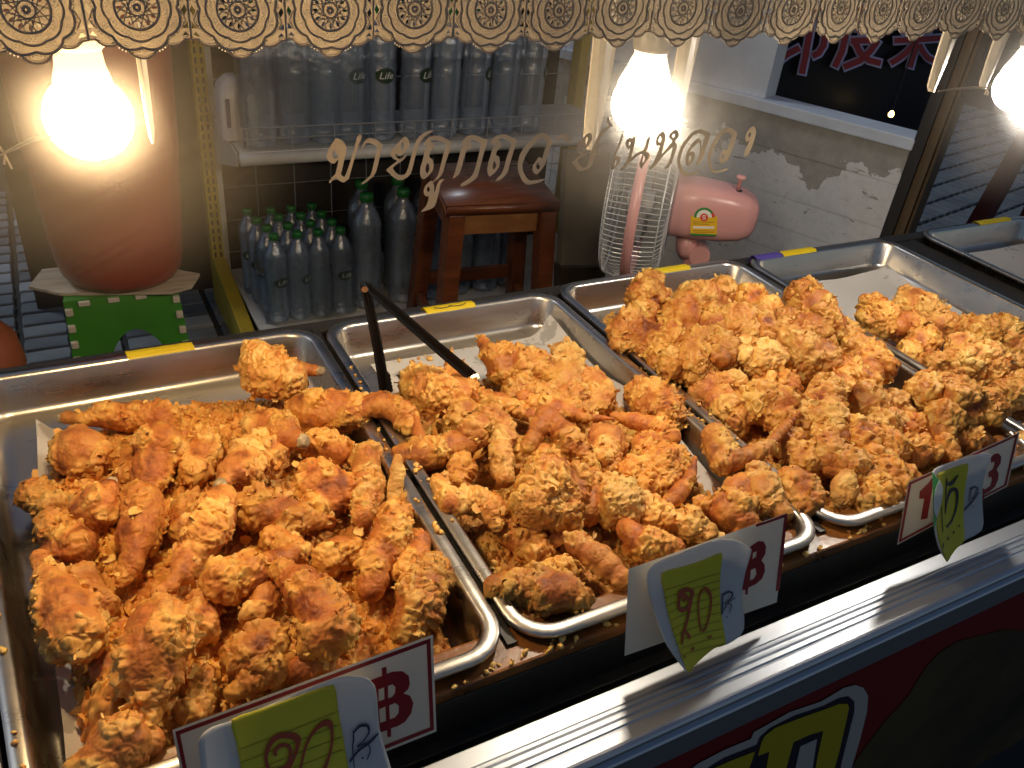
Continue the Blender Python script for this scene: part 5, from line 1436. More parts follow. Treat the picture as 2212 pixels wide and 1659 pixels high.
yin = [[(530, -60), (500, 260), (470, 560), (425, 730)], [(440, 690), (560, 600), (730, 510)], [(560, -60), (545, 80), (760, 60)], [(930, -150), (890, 230), (820, 620), (765, 890)], [(915, -60), (1130, -80)], [(1130, -100), (1120, 250), (1080, 480), (1010, 590), (920, 630)], [(520, 250), (720, 215)]]
du = [[(1440, -80), (1420, 250), (1350, 560), (1240, 790)], [(1420, -60), (1950, -95)], [(1530, 60), (1900, 40)], [(1600, -40), (1590, 270)], [(1800, -60), (1780, 270)], [(1590, 270), (1790, 260)], [(1480, 410), (1870, 395)], [(1870, 400), (1760, 560), (1600, 700), (1375, 790)], [(1540, 430), (1610, 580), (1740, 690), (1910, 735)]]
cai = [[(90, 460), (460, 440), (860, 415)], [(460, 300), (440, 560), (390, 740), (345, 900)], [(420, 520), (300, 640), (180, 740), (30, 830)], [(500, 520), (560, 640), (640, 740), (740, 790)], [(110, 130), (820, 70)], [(300, 20), (310, 190)], [(600, 0), (590, 180)], [(200, 230), (270, 330)], [(700, 190), (640, 310)], [(420, 220), (470, 320)]]
nst = [0]
for st_, cv, w1, w2 in ((yin, S6, 11.5, 19.5), (du, S6, 11.5, 19.5), (cai, S7, 10.5, 18.0)):
    sgs('lettering_outline', st_, cv, w2 * 1.12, M['sign_lilac'], .0052, 3.5)
    sgs('lettering', st_, cv, w1 * 1.15, M['sign_red'], .0180, 0)
pl_ = at(1925, 247, y=2.18)
pend = thing('small_lamp', 'tiny yellow lamp shining in the dark shop opening', 'lamp', tuple(pl_))
MB().lathe([(.0005, -.012), (.008, -.009), (.0115, 0), (.008, .009), (.004, .014)], 14, tuple(pl_)).build('glow_bulb', emat('small_glow', (1.0, .72, .24), 7.0), pend, True)
MB().tube([pl_ + Vector((0, 0, .017)), pl_ + Vector((0, 0, .7))], .003, 6).build('cord', M['ink_black'], pend)
# maroon chair leg that shows at the right edge
mc = thing('maroon_stool', 'dark maroon plastic stool showing only its leg at the right edge', 'stool', (3.4, 1.75, 0))
for dx, dy in ((0, 0), (.30, 0), (0, .30), (.30, .30)):
    sx = -1 if dx == 0 else 1; sy = -1 if dy == 0 else 1
    a = Vector((3.42 + dx, 1.62 + dy, .62)); b = Vector((3.42 + dx + sx * .05, 1.62 + dy + sy * .05, 0)); w = .035
    P = [b + Vector((i * w, j * w, 0)) for i, j in ((-1, -1), (1, -1), (1, 1), (-1, 1))] + [a + Vector((i * w * .8, j * w * .8, 0)) for i, j in ((-1, -1), (1, -1), (1, 1), (-1, 1))]
    MB().hexa(P).build('leg', M['maroon'], mc, bevel=.005)
MB().box((3.57, 1.77, .635), (.38, .38, .03)).build('seat', M['maroon'], mc, bevel=.008)

# ================================================================== FRIED CHICKEN
_perm = np.random.RandomState(11).permutation(256).astype(np.int64)
_perm = np.concatenate([_perm, _perm, _perm])
_g = np.random.RandomState(12).normal(size=(256, 3)); _g /= np.linalg.norm(_g, axis=1)[:, None]
def noise3(P):
    i = np.floor(P).astype(np.int64); f = P - i; i &= 255
    w = f * f * f * (f * (f * 6 - 15) + 10)
    out = np.zeros(len(P))
    for dx in (0, 1):
        for dy in (0, 1):
            for dz in (0, 1):
                hsh = _perm[_perm[_perm[i[:, 0] + dx] + i[:, 1] + dy] + i[:, 2] + dz]
                d = f - np.array([dx, dy, dz])
                g = (_g[hsh] * d).sum(1)
                out += g * np.abs(1 - dx - w[:, 0]) * np.abs(1 - dy - w[:, 1]) * np.abs(1 - dz - w[:, 2])
    return out * 1.5
def sstep(a, b, x):
    t = np.clip((x - a) / (b - a), 0, 1); return t * t * (3 - 2 * t)
ICO = {}
def ico(sub):
    if sub not in ICO:
        bm = bmesh.new(); bmesh.ops.create_icosphere(bm, subdivisions=sub, radius=1.0)
        bm.verts.ensure_lookup_table()
        ICO[sub] = (np.array([v.co[:] for v in bm.verts]), np.array([[v.index for v in f.verts] for f in bm.faces])); bm.free()
    return ICO[sub]
def flakes(pos, nor, size, rs, up=0.55, tone=(0.55, 0.95)):
    """curled scraps of batter: 3x4 bent sheets rooted at pos, leaning off nor"""
    K = len(pos)
    if K == 0: return np.zeros((0, 3)), np.zeros((0, 4), int), np.zeros(0)
    r = rs.normal(size=(K, 3)); t1 = r - nor * (r * nor).sum(1)[:, None]; t1 /= np.linalg.norm(t1, axis=1)[:, None] + 1e-9
    t2 = np.cross(nor, t1)
    th = rs.uniform(0.0, 1.0, K) * up * 1.5
    fw = t2 * np.cos(th)[:, None] + nor * np.sin(th)[:, None]          # growth direction
    fn = -t2 * np.sin(th)[:, None] + nor * np.cos(th)[:, None]
    a = size * rs.uniform(.40, 1.0, K); b = size * rs.uniform(.6, 1.35, K)
    c1 = rs.normal(0, .45, K) * size; c2 = rs.normal(0.2, .75, K) * size
    U, Vv = np.meshgrid([-1, 0, 1], [0, .4, .75, 1.0], indexing='ij'); U = U.ravel(); Vv = Vv.ravel(); m = 12
    taper = np.interp(Vv, [0, .4, .75, 1], [.70, 1.0, 1.0, .65])
    jx = rs.normal(0, .12, (K, m)); jz = rs.normal(0, .06, (K, m))
    lx = (U * taper)[None, :] * a[:, None] * (1 + jx) ; ly = Vv[None, :] * b[:, None] * (1 + jx * .7)
    lz = c1[:, None] * (U[None, :] ** 2) * .8 + c2[:, None] * (Vv[None, :] ** 2) + jz * size[:, None]
    V = pos[:, None, :] + t1[:, None, :] * lx[:, :, None] + fw[:, None, :] * ly[:, :, None] + fn[:, None, :] * lz[:, :, None] - nor[:, None, :] * (size * .18)[:, None, None]
    q = []
    for i in range(2):
        for j in range(3): q.append((i * 4 + j, (i + 1) * 4 + j, (i + 1) * 4 + j + 1, i * 4 + j + 1))
    Fq = (np.arange(K)[:, None, None] * m + np.array(q)[None]).reshape(-1, 4)
    tn = np.repeat(rs.uniform(tone[0], tone[1], K), m) + np.tile(Vv * .10 - .05, K)
    return V.reshape(-1, 3), Fq, tn
def nodules(pos, nor, size, rs, tone=(0.45, 0.85)):
    K = len(pos)
    if K == 0: return np.zeros((0, 3)), np.zeros((0, 3), int), np.zeros(0)
    v, f = ico(1); m = len(v)
    sc = size[:, None] * rs.uniform(.6, 1.35, (K, 3))
    ang = rs.uniform(0, 6.28, K); ca, sa = np.cos(ang), np.sin(ang)
    q = v[None] * (1 + rs.normal(0, .22, (K, m)))[:, :, None] * sc[:, None, :]
    x = q[:, :, 0] * ca[:, None] - q[:, :, 1] * sa[:, None]; y = q[:, :, 0] * sa[:, None] + q[:, :, 1] * ca[:, None]
    V = np.stack([x, y, q[:, :, 2]], -1) + (pos + nor * (size * .15)[:, None])[:, None, :]
    F = (np.arange(K)[:, None, None] * m + f[None]).reshape(-1, 3)
    return V.reshape(-1, 3), F, np.repeat(rs.uniform(tone[0], tone[1], K), m)
def to_mesh(name, V, tris, quads, tone, mat, smooth=True):
    me = bpy.data.meshes.new(name)
    nt, nq = len(tris), len(quads)
    me.vertices.add(len(V)); me.vertices.foreach_set('co', np.asarray(V, dtype=np.float32).ravel())
    loops = np.concatenate([np.asarray(tris, dtype=np.int32).ravel(), np.asarray(quads, dtype=np.int32).ravel()])
    me.loops.add(len(loops)); me.loops.foreach_set('vertex_index', loops)
    me.polygons.add(nt + nq)
    st = np.concatenate([np.arange(nt) * 3, nt * 3 + np.arange(nq) * 4]).astype(np.int32)
    me.polygons.foreach_set('loop_start', st)
    me.polygons.foreach_set('use_smooth', np.full(nt + nq, smooth))
    at_ = me.attributes.new('tone', 'FLOAT', 'POINT'); at_.data.foreach_set('value', np.clip(tone, 0, 1).astype(np.float32))
    me.update(calc_edges=True); me.validate()
    me.materials.append(mat)
    return me

# ---- every piece: name, label, chain of (px, py, height above tray floor in cm, radius) in the photo's 2212 scale, options
DR, WG, CH = 'fried_drumstick', 'fried_wing', 'fried_chicken_piece'
PIECES = [
 # left tray
 (DR, 'upright shaggy drumstick in the back right corner of the left tray, its bone pointing right', [(560,765,9,36),(575,805,7,56),(615,815,6.5,46),(655,797,7,20),(682,800,7,17)], dict(bone=1, crust=.9)),
 (DR, 'smooth orange drumstick at the right rim of the left tray, below the shaggy upright one', [(655,888,5.5,46),(705,892,5.5,54),(760,886,6,40),(800,880,6.5,24),(838,878,6.5,20)], dict(crust=.35)),
 (DR, 'drumstick with a bare dark bone end lying along the back of the left tray', [(345,905,3.2,42),(300,897,3.5,40),(240,900,3.8,33),(185,905,4,24),(145,903,4,19)], dict(bone=1, crust=.35)),
 (DR, 'round drumstick seen end on at the far left back of the left tray', [(175,975,5,60),(205,985,4.5,48),(225,1000,3.8,30)], dict(crust=.45)),
 (DR, 'orange drumstick with hanging loose skin, third from the left rim at the back', [(345,955,6,56),(330,1005,5,48),(312,1062,4,34)], dict(crust=.35)),
 (DR, 'drumstick aiming its pale bone straight at the viewer, mid left tray', [(570,925,5.5,48),(600,938,6.5,44),(642,950,7,25)], dict(bone=1, crust=.8)),
 (DR, 'drumstick with a glistening bone knob right in the centre of the left tray', [(560,985,5.2,54),(520,1012,6,45),(484,1042,6.5,24)], dict(bone=1, crust=.7)),
 (DR, 'big brown drumstick with a dark burnt patch, right of the tray centre', [(690,1040,5.6,58),(722,1062,5,52),(690,1090,4.5,42)], dict(crust=.55, dark=1)),
 (DR, 'curly crusted drumstick pointing right below the brown burnt one', [(565,1098,5,52),(620,1112,5,46),(675,1124,5,27),(716,1128,5,20)], dict(crust=.75)),
 (DR, 'dark red topped drumstick near the left wall of the left tray', [(205,1105,5.5,56),(228,1068,6,36),(236,1050,6,22)], dict(crust=.45, dark=1, bone=1)),
 (DR, 'ragged dark brown clump beside the left wall, under the red topped drumstick', [(120,1150,4.6,46),(170,1180,4.6,50),(110,1205,4,38)], dict(crust=.9, dark=1)),
 (DR, 'drumstick hanging straight down, left of centre in the left tray', [(312,1085,5.8,50),(302,1140,5.3,50),(288,1205,4.8,34),(268,1250,4.2,27)], dict(crust=.5)),
 (DR, 'long smooth drumstick slanting down to the left in the centre of the left tray', [(475,1085,6.5,48),(455,1140,6.2,50),(408,1210,5.6,36),(368,1268,5.2,26),(346,1285,5,27)], dict(crust=.4)),
 (DR, 'plump drumstick with its thin end up to the right, centre of the left tray', [(485,1262,5.5,54),(540,1245,5.5,50),(598,1215,5,34),(655,1186,4.6,24)], dict(crust=.55)),
 (DR, 'large pale drumstick with a torn skin flap at the front right of the left tray', [(708,1368,6.5,66),(690,1312,6.5,62),(642,1258,6,46),(606,1236,6,34)], dict(crust=.4)),
 (DR, 'fat drumstick with a red bruise standing thick end down by the left wall', [(162,1372,6.5,68),(145,1315,6.5,62),(105,1250,6,36),(86,1205,6,27)], dict(crust=.65)),
 (DR, 'biggest drumstick of the left tray, thick pale head above its thin shank, at the front', [(350,1360,8,74),(330,1420,8,82),(318,1480,7,50),(310,1540,6,38),(302,1590,5.5,34)], dict(crust=.7)),
 (DR, 'flat torn piece of crust and meat right of the biggest drumstick', [(585,1385,5,52),(530,1425,4.5,50),(600,1440,4,42),(505,1492,3.8,26)], dict(crust=.9)),
 (DR, 'drumstick cut off by the bottom edge of the photo in the left tray', [(265,1605,6,70),(215,1655,5.5,68),(320,1600,5,42)], dict(crust=.5)),
 (DR, 'brown drumstick standing on end at the right rim of the left tray', [(850,1120,5.8,44),(842,1160,5.5,48),(815,1220,5,42),(800,1275,4.4,34)], dict(crust=.5)),
 (DR, 'flaky piece at the front right corner of the left tray, next to the steel rim', [(930,1245,5,50),(905,1305,4.6,56),(880,1360,4,42)], dict(crust=.75)),
 (DR, 'drumstick lying upright between the burnt one and the yellow strip', [(795,990,4.6,38),(795,1060,4.8,42),(782,1120,4.2,30)], dict(crust=.5)),
 (DR, 'small brown piece below the curly crusted drumstick', [(745,1190,3.6,42),(705,1212,3.6,38)], dict(crust=.6)),
 (DR, 'low piece tucked between the biggest drumstick and the torn flat one', [(650,1448,4,38),(700,1440,4,34)], dict(crust=.6)),
 ('batter_strip', 'upright yellow strip of plain batter between the two front trays', [(862,985,6.8,17),(858,1020,6.4,24),(852,1062,6,25),(845,1098,5.6,20)], dict(crust=.25, pale=1, flat=1)),
 (DR, 'brown piece half hidden behind the round drumstick at the left back', [(265,985,3.5,40),(280,1025,3.2,36)], dict(crust=.6)),
 (DR, 'low curled piece beneath the long smooth drumstick', [(420,1100,3.4,46),(395,1150,3.2,40)], dict(crust=.7)),
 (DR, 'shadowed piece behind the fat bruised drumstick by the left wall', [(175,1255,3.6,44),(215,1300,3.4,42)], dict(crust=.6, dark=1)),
 # wing tray
 (WG, 'broad flat wing with scaly skin at the left edge of the wing tray', [(875,985,5,34),(920,985,5.2,42),(975,968,5,38),(1020,955,5,28),(1048,948,5,22)], dict(crust=.3)),
 (WG, 'arched wing lying across the rims between the left and the wing tray', [(700,905,6,22),(765,890,6.5,28),(820,872,7,33),(865,888,7,34),(885,920,6.4,24)], dict(crust=.35)),
 (WG, 'fluffy heap of batter with a red scab between the legs of the tongs', [(905,830,4.6,46),(950,850,5,48),(998,850,5.2,44),(985,800,5,30)], dict(crust=1.0)),
 (WG, 'wing with a raised pointed tip at the back of the wing tray', [(1043,728,8.4,11),(1052,765,7.6,22),(1095,785,6.8,44),(1150,795,6.3,44),(1175,812,5.8,34)], dict(crust=.55)),
 (WG, 'smooth broad wing at the back right of the wing tray', [(1225,775,5.6,40),(1220,815,5.3,46),(1200,850,4.8,34)], dict(crust=.3, pale=1)),
 (WG, 'ragged wing beside the paper on the right wall of the wing tray', [(1280,825,4.8,36),(1300,862,4.4,34),(1270,880,4,30)], dict(crust=.75)),
 (WG, 'slim wing pointing right, just below the bright tip of the tongs', [(1040,860,6,27),(1090,876,6,28),(1145,896,6,22),(1190,905,6,14)], dict(crust=.55)),
 (WG, 'long thin wing tip stretching right across the middle of the wing tray', [(1135,862,6.8,24),(1200,884,6.8,25),(1265,900,6.8,17),(1325,905,6.9,10)], dict(crust=.4)),
 (WG, 'bent wing with a dark elbow in the centre of the wing tray', [(1020,935,5.8,36),(1060,905,6.6,34),(1090,930,6.6,30),(1080,985,6.2,30),(1092,1035,5.4,24)], dict(crust=.5, dark=1)),
 (WG, 'wing folded like a peaked roof in the centre of the wing tray', [(1138,970,6,22),(1165,925,7.4,28),(1182,896,8,28),(1225,945,7,32),(1268,990,6.2,24),(1302,1030,5.5,12)], dict(crust=.45)),
 (WG, 'big shaggy pale ball of crust at the front centre of the wing tray', [(1185,1050,7,66),(1150,1095,6.6,54),(1235,1050,6.2,48),(1215,1110,5.4,46)], dict(crust=1.0)),
 (WG, 'wing curled round a red scab, left front of the wing tray', [(950,1045,6,26),(975,1085,6,32),(1015,1075,5.8,34),(1062,1100,5.4,36),(1075,1135,5,24)], dict(crust=.8)),
 (WG, 'red brown shaggy piece by the rim between the wing tray and the third tray', [(1410,868,5.6,52),(1440,892,5.6,44),(1380,850,5,34)], dict(crust=1.0, dark=1)),
 (WG, 'wing pointing its tip left, right of the peaked one', [(1325,898,6.5,12),(1375,908,6.6,24),(1425,928,6.4,32),(1450,948,6,26)], dict(crust=.4)),
 (WG, 'red brown wing joint low between the peaked wing and the left pointing one', [(1310,955,5.2,48),(1300,1000,5,40)], dict(crust=.55, dark=1)),
 (WG, 'shaggy round piece right of centre in the wing tray', [(1442,1005,5.7,58),(1415,1042,5.2,40)], dict(crust=.95)),
 (WG, 'pale lumpy piece in front of the shaggy round one', [(1340,1090,5.8,56),(1320,1058,5.3,40)], dict(crust=.95, pale=1)),
 (WG, 'wing with the longest raised tip pointing up right toward the third tray', [(1545,945,7,36),(1560,995,6.6,36),(1605,992,6.8,28),(1660,962,7.4,20),(1725,892,8.2,9)], dict(crust=.35)),
 (WG, 'thin wing tip leaning left behind the middle price sign', [(1500,990,6.8,9),(1488,1035,6.4,18),(1455,1075,6,24),(1428,1105,5.4,26)], dict(crust=.3)),
 (WG, 'round wing joint with crossed tips above the middle price sign', [(1575,1105,5.6,54),(1605,1130,5.2,40),(1510,1085,5.6,20)], dict(crust=.4)),
 (WG, 'smooth folded wing right of the middle price sign', [(1640,1025,6,32),(1652,1065,5.8,40),(1690,1108,5.2,30)], dict(crust=.25, pale=1)),
 (WG, 'rounded wing joint at the right front of the wing tray', [(1720,1050,5.6,50),(1742,1082,5.2,42)], dict(crust=.5)),
 (WG, 'front wing hanging over the rim with strings of dripped batter', [(1068,1268,5.6,32),(1125,1268,5.6,44),(1195,1285,5.6,50),(1252,1292,5.2,36),(1155,1222,7.4,18)], dict(crust=.7)),
 (WG, 'brown wing lying at the front behind the dripping one', [(1250,1178,5.2,32),(1295,1206,5.2,36),(1340,1252,4.7,30)], dict(crust=.4)),
 (WG, 'smooth wing with a dark slit touching the top of the middle price sign', [(1358,1145,5.6,34),(1395,1178,5.2,44),(1455,1185,5,34)], dict(crust=.35)),
 ('batter_flake', 'bright yellow flake of batter in front of the shaggy pale ball', [(1190,1172,4.2,20),(1215,1155,4.4,28),(1245,1135,4.6,22)], dict(crust=.2, pale=1, flat=1)),
 (WG, 'pale piece just above the right half of the middle price sign', [(1488,1128,5.2,38),(1520,1150,4.8,30)], dict(crust=.8, pale=1)),
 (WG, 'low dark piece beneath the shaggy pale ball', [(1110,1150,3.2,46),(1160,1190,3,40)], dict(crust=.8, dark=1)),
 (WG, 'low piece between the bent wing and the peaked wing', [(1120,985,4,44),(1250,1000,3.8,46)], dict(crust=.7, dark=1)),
 (WG, 'low pale wing under the smooth broad one at the back right', [(1165,865,4.2,38),(1330,960,3.8,38)], dict(crust=.7)),
 (WG, 'small crusty piece left of the crossed wing tips', [(1400,1105,5,40),(1440,1125,4.8,34)], dict(crust=.8)),
 # third tray, the heap
 (CH, 'tall chicken piece standing against the back left corner of the third tray', [(1405,610,10.6,30),(1395,645,9.8,46),(1388,685,8.6,40),(1362,722,7,50),(1405,735,6.6,46)], dict(crust=.65, dark=1)),
 (CH, 'crusty piece at the top of the heap below the rear rim', [(1520,650,8.2,46),(1562,642,8,42)], dict(crust=.85)),
 (CH, 'piece with a grey bone knob at the top right of the heap', [(1620,652,8.2,42),(1652,680,7.6,42)], dict(crust=.9)),
 (CH, 'orange red skinned piece on the left shoulder of the heap', [(1468,702,8,54),(1520,705,8.2,48)], dict(crust=.7)),
 (CH, 'deep red scabbed piece in the middle of the heap', [(1590,712,8.6,58),(1642,722,8.2,48)], dict(crust=.75, dark=1)),
 (CH, 'piece with a small bone stub low on the left of the heap', [(1502,780,7.6,56),(1455,790,7,38)], dict(crust=.9)),
 (CH, 'reddish round piece on the heap between the bone stub and the pale one', [(1560,765,8.8,46),(1540,735,8.8,36)], dict(crust=.85)),
 (CH, 'palest yellow chicken piece on the front of the heap', [(1645,775,9,44),(1602,762,9,40)], dict(crust=.8, pale=1)),
 ('batter_flake', 'yellow crinkled flake hanging from the front of the heap', [(1560,825,7,26),(1588,822,7.2,30),(1608,838,6.8,22)], dict(crust=.3, pale=1, flat=1)),
 (CH, 'biggest chunk on the right peak of the heap against the white paper', [(1738,640,9.6,42),(1752,672,9.4,54),(1782,705,8.8,50),(1745,720,8.6,50)], dict(crust=.75)),
 (CH, 'chunk with a pale torn bone end under the biggest one', [(1735,765,8.2,54),(1772,772,8,46)], dict(crust=.95)),
 (CH, 'small knobbly piece at the right edge of the heap near the dark rim', [(1822,722,7.2,38),(1852,758,6.7,42)], dict(crust=.95)),
 (CH, 'orange piece sloping down the right side of the heap', [(1885,785,6.2,46),(1862,828,6,44)], dict(crust=.8)),
 (CH, 'standing piece with a dark grey bone top in front of the heap', [(1785,838,8.4,34),(1780,862,8,42),(1790,908,7.2,48),(1802,955,6.2,42)], dict(crust=.75, dark=1)),
 (CH, 'curled piece with a dark hollow left of the grey bone top', [(1640,872,6.4,48),(1685,888,6.2,46)], dict(crust=.85)),
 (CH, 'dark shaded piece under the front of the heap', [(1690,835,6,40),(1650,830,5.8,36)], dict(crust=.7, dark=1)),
 (CH, 'orange piece right of the grey bone top', [(1872,872,6.2,44),(1930,882,6,40)], dict(crust=.75)),
 (CH, 'brown piece in the middle of the right flank of the third tray', [(1862,958,5.6,54),(1912,968,5.6,46)], dict(crust=.8, dark=1)),
 (CH, 'large shaggy piece perched on the rim between the third and the fourth tray', [(2008,848,8.6,44),(2065,865,8.6,56),(2130,880,8.2,44),(2040,900,7.6,42)], dict(crust=1.0)),
 (CH, 'long pale piece under the perched shaggy one', [(2035,945,5.2,36),(2095,948,5.2,34),(2155,955,4.7,20)], dict(crust=.4)),
 (CH, 'flat orange piece touching the top of the right price sign', [(1975,985,4.7,34),(2040,972,4.7,32)], dict(crust=.75)),
 (CH, 'piece with a wide translucent flap of batter at the front of the third tray', [(1792,985,6.2,48),(1835,1008,6.2,46)], dict(crust=.85)),
 ('batter_flap', 'wide smooth yellow green flap of batter hanging at the front of the third tray', [(1832,1020,6.6,26),(1822,1055,6,36),(1818,1088,5.4,28)], dict(crust=.15, pale=1, flat=1)),
 (CH, 'knobbly round piece left of the right price sign', [(1922,1038,5.2,56),(1892,1072,4.8,44)], dict(crust=1.0)),
 (CH, 'piece between the long wing tip and the flap at the front of the third tray', [(1702,955,5.2,40),(1742,1000,5.2,38)], dict(crust=.8)),
 (CH, 'low piece beside the dark divider at the left of the third tray', [(1580,885,5,44),(1530,840,5.2,44)], dict(crust=.7, dark=1)),
 (CH, 'low brown piece under the perched shaggy one', [(1962,925,4.8,44),(1985,960,4.4,34)], dict(crust=.8, dark=1)),
 # fourth tray
 (CH, 'left piece in the paper lined tray with a pale horn of batter', [(1868,648,6.8,18),(1885,665,6.2,32),(1905,690,5.6,46),(1950,702,5.2,38)], dict(crust=.8)),
 (CH, 'pointed piece standing tallest on the white paper', [(1956,628,7.4,18),(1970,655,6.8,34),(2005,680,6,38),(2040,705,5.2,34)], dict(crust=.85)),
 (CH, 'small piece in front of the two tall ones in the paper lined tray', [(1995,742,5,38),(1962,765,4.2,30)], dict(crust=.85)),
 (CH, 'round crumbly piece on the right side of the paper lined tray', [(2115,722,6.2,44),(2162,722,6.2,44),(2195,752,5.2,36)], dict(crust=1.0)),
 (CH, 'wide lumpy piece with dark pits in the middle of the paper lined tray', [(2082,782,6.2,48),(2140,790,6.2,50),(2182,802,5.4,38)], dict(crust=.95)),
 (CH, 'brown piece cut by the right edge below the wide lumpy one', [(2175,852,5,40),(2205,842,4.7,38)], dict(crust=.7, dark=1)),
 (CH, 'pale piece in the front of the paper lined tray behind the perched one', [(2020,795,4.8,36),(2060,815,4.4,32)], dict(crust=.85)),
 (CH, 'piece near the right price sign corner at the photo edge', [(2206,962,4.2,26),(2220,940,4.2,26)], dict(crust=.8)), 
 # pieces that fill the gaps
 (DR, 'piece lying low between the two thick drumsticks at the front left', [(225,1450,3.8,44),(262,1500,3.6,36)], dict(crust=.6)),
 (DR, 'crusty piece wedged below the torn flat one at the front edge', [(440,1470,3.6,42),(420,1540,3.2,40)], dict(crust=.8)),
 (DR, 'piece filling the hollow left of the large pale drumstick', [(580,1285,4.2,42),(555,1330,4,38)], dict(crust=.7)),
 (DR, 'drumstick end showing between the burnt one and the shaggy upright one', [(690,962,4.2,40),(735,975,4.2,34)], dict(crust=.6)),
 (DR, 'crumb covered piece at the left wall, level with the dark red topped drumstick', [(75,1065,3.6,40),(112,1095,3.6,36)], dict(crust=.9)),
 (DR, 'orange piece just behind the bone knob in the tray centre', [(440,975,4,40),(418,1018,3.9,36)], dict(crust=.7)),
 (DR, 'piece between the brown standing one and the flaky corner one', [(905,1180,4.4,40),(882,1230,4.2,38)], dict(crust=.6)),
 (DR, 'piece below the curly crusted drumstick, left of the small brown one', [(640,1195,4.2,36),(600,1170,4,36)], dict(crust=.7)),
 (DR, 'brown piece under the biggest drumstick on its right', [(435,1350,4.2,42),(440,1300,4,38)], dict(crust=.7, dark=1)),
 (WG, 'short upright wing tip beside the arched wing', [(897,885,7.6,9),(902,925,6.9,17),(908,968,6.2,24)], dict(crust=.3)),
 (WG, 'small wing between the flat scaly one and the red scabbed one', [(1000,1012,4.6,38),(985,1042,4.2,32)], dict(crust=.7)),
 (WG, 'wing joint just behind the peaked wing', [(1228,862,5,36),(1262,850,4.8,28)], dict(crust=.8)),
 (WG, 'lumpy joint between the pale lumpy piece and the shaggy round one', [(1365,1020,5,40),(1392,1062,4.7,34)], dict(crust=.9)),
 (WG, 'piece under the raised pointed wing tip', [(1150,832,4.6,38),(1108,848,4.5,34)], dict(crust=.8)),
 (WG, 'wing between the shaggy pale ball and the pale lumpy piece', [(1290,1052,4.7,42),(1268,1105,4.4,40)], dict(crust=.7)),
 (WG, 'joint between the left pointing wing and the shaggy round piece', [(1425,962,5,40),(1392,975,4.8,34)], dict(crust=.8)),
 (WG, 'piece behind the dripping front wing', [(1215,1232,4.2,38),(1165,1245,4,30)], dict(crust=.8)),
 (WG, 'piece between the crossed wing tips and the smooth folded wing', [(1600,1062,4.8,40),(1625,1090,4.6,34)], dict(crust=.7)),
 (WG, 'wing piece under the slim one, left of the bent wing', [(1010,890,4.6,36),(985,905,4.6,32)], dict(crust=.8)),
 (CH, 'piece at the left foot of the heap beside the dark divider', [(1450,742,7,42),(1432,772,6.4,38)], dict(crust=.85)),
 (CH, 'piece in the notch between the heap and its right peak', [(1692,700,8.2,42),(1690,735,8,40)], dict(crust=.9, dark=1)),
 (CH, 'piece under the small knobbly one on the right flank', [(1832,810,6.2,42),(1812,840,6,38)], dict(crust=.85)),
 (CH, 'piece left of the standing one with the grey bone top', [(1740,915,5.8,42),(1722,885,5.8,36)], dict(crust=.9)),
 (CH, 'piece above the brown one on the right flank of the third tray', [(1905,922,5.6,40),(1950,905,5.4,36)], dict(crust=.85)),
 (CH, 'piece just above the knobbly round one by the right price sign', [(1875,1005,5.2,42),(1905,1000,5,36)], dict(crust=.8)),
 (CH, 'piece right of the wide batter flap', [(1880,1045,5,36),(1868,1085,4.6,32)], dict(crust=.9)),
]
temp = []
for i, (nm, lab, chain, op) in enumerate(PIECES):
    rs = np.random.RandomState(100 + i)
    pts = []
    for px, py, dz, rp in chain:
        p = np.array(at(px, py, z=FLOOR + dz / 100.0)); r_ = rp * depth_of(p) / FP; pts.append((p, max(.40 * r_, r_ * 1.0 - .0040)))
    cen = sum(p for p, r in pts) / len(pts)
    sv, sf = ico(2)
    VV = []; FF = []; n = 0
    def ball(p, r, sq=(1, 1, 1)):
        global_n = len(VV) * len(sv)
        VV.append(sv * r * np.array(sq) + (p - cen)); FF.append(sf + global_n)
    flat = op.get('flat')
    for k in range(len(pts)):
        a, ra = pts[k]
        if k + 1 < len(pts) and nm != CH:
            b, rb = pts[k + 1]
            m = max(2, int(np.linalg.norm(b - a) / (0.35 * min(ra, rb)) + 1)); m = min(m, 9)
            for j in range(m):
                s = j / m; ss = s * s * (3 - 2 * s)
                r = ra + (rb - ra) * ss
                ball(a + (b - a) * s + rs.normal(0, .05, 3) * r, r * rs.uniform(.93, 1.05))
        else:
            ball(a, ra)
            if nm == CH:
                for j in range(5):
                    dv = rs.normal(size=3); dv /= np.linalg.norm(dv); r = ra * rs.uniform(.35, .62)
                    ball(a + dv * ra * rs.uniform(.55, .85), r, rs.uniform(.75, 1.3, 3))
                if k: 
                    b, rb = pts[k - 1]; ball((a + b) / 2, (ra + rb) * .42)
    V0 = np.concatenate(VV); F0 = np.concatenate(FF)
    if flat:
        # squash across the thinnest direction toward the viewer
        dirv = cen - EYE; dirv /= np.linalg.norm(dirv)
        dirv = dirv + rs.normal(0, .25, 3); dirv /= np.linalg.norm(dirv)
        V0 = V0 - np.outer(V0 @ dirv, dirv) * .80
    me = bpy.data.meshes.new('tmp'); me.from_pydata(V0.tolist(), [], F0.tolist()); me.update()
    o = bpy.data.objects.new('tmp', me); link(o)
    md = o.modifiers.new('r', 'REMESH'); md.mode = 'VOXEL'
    dist = depth_of(cen)
    md.voxel_size = 0.00120 + 0.0006 * max(0.0, dist - .75)
    if flat: md.voxel_size *= .8
    temp.append((o, cen, pts, dist))
dg = bpy.context.evaluated_depsgraph_get(); dg.update()
ntri = 0
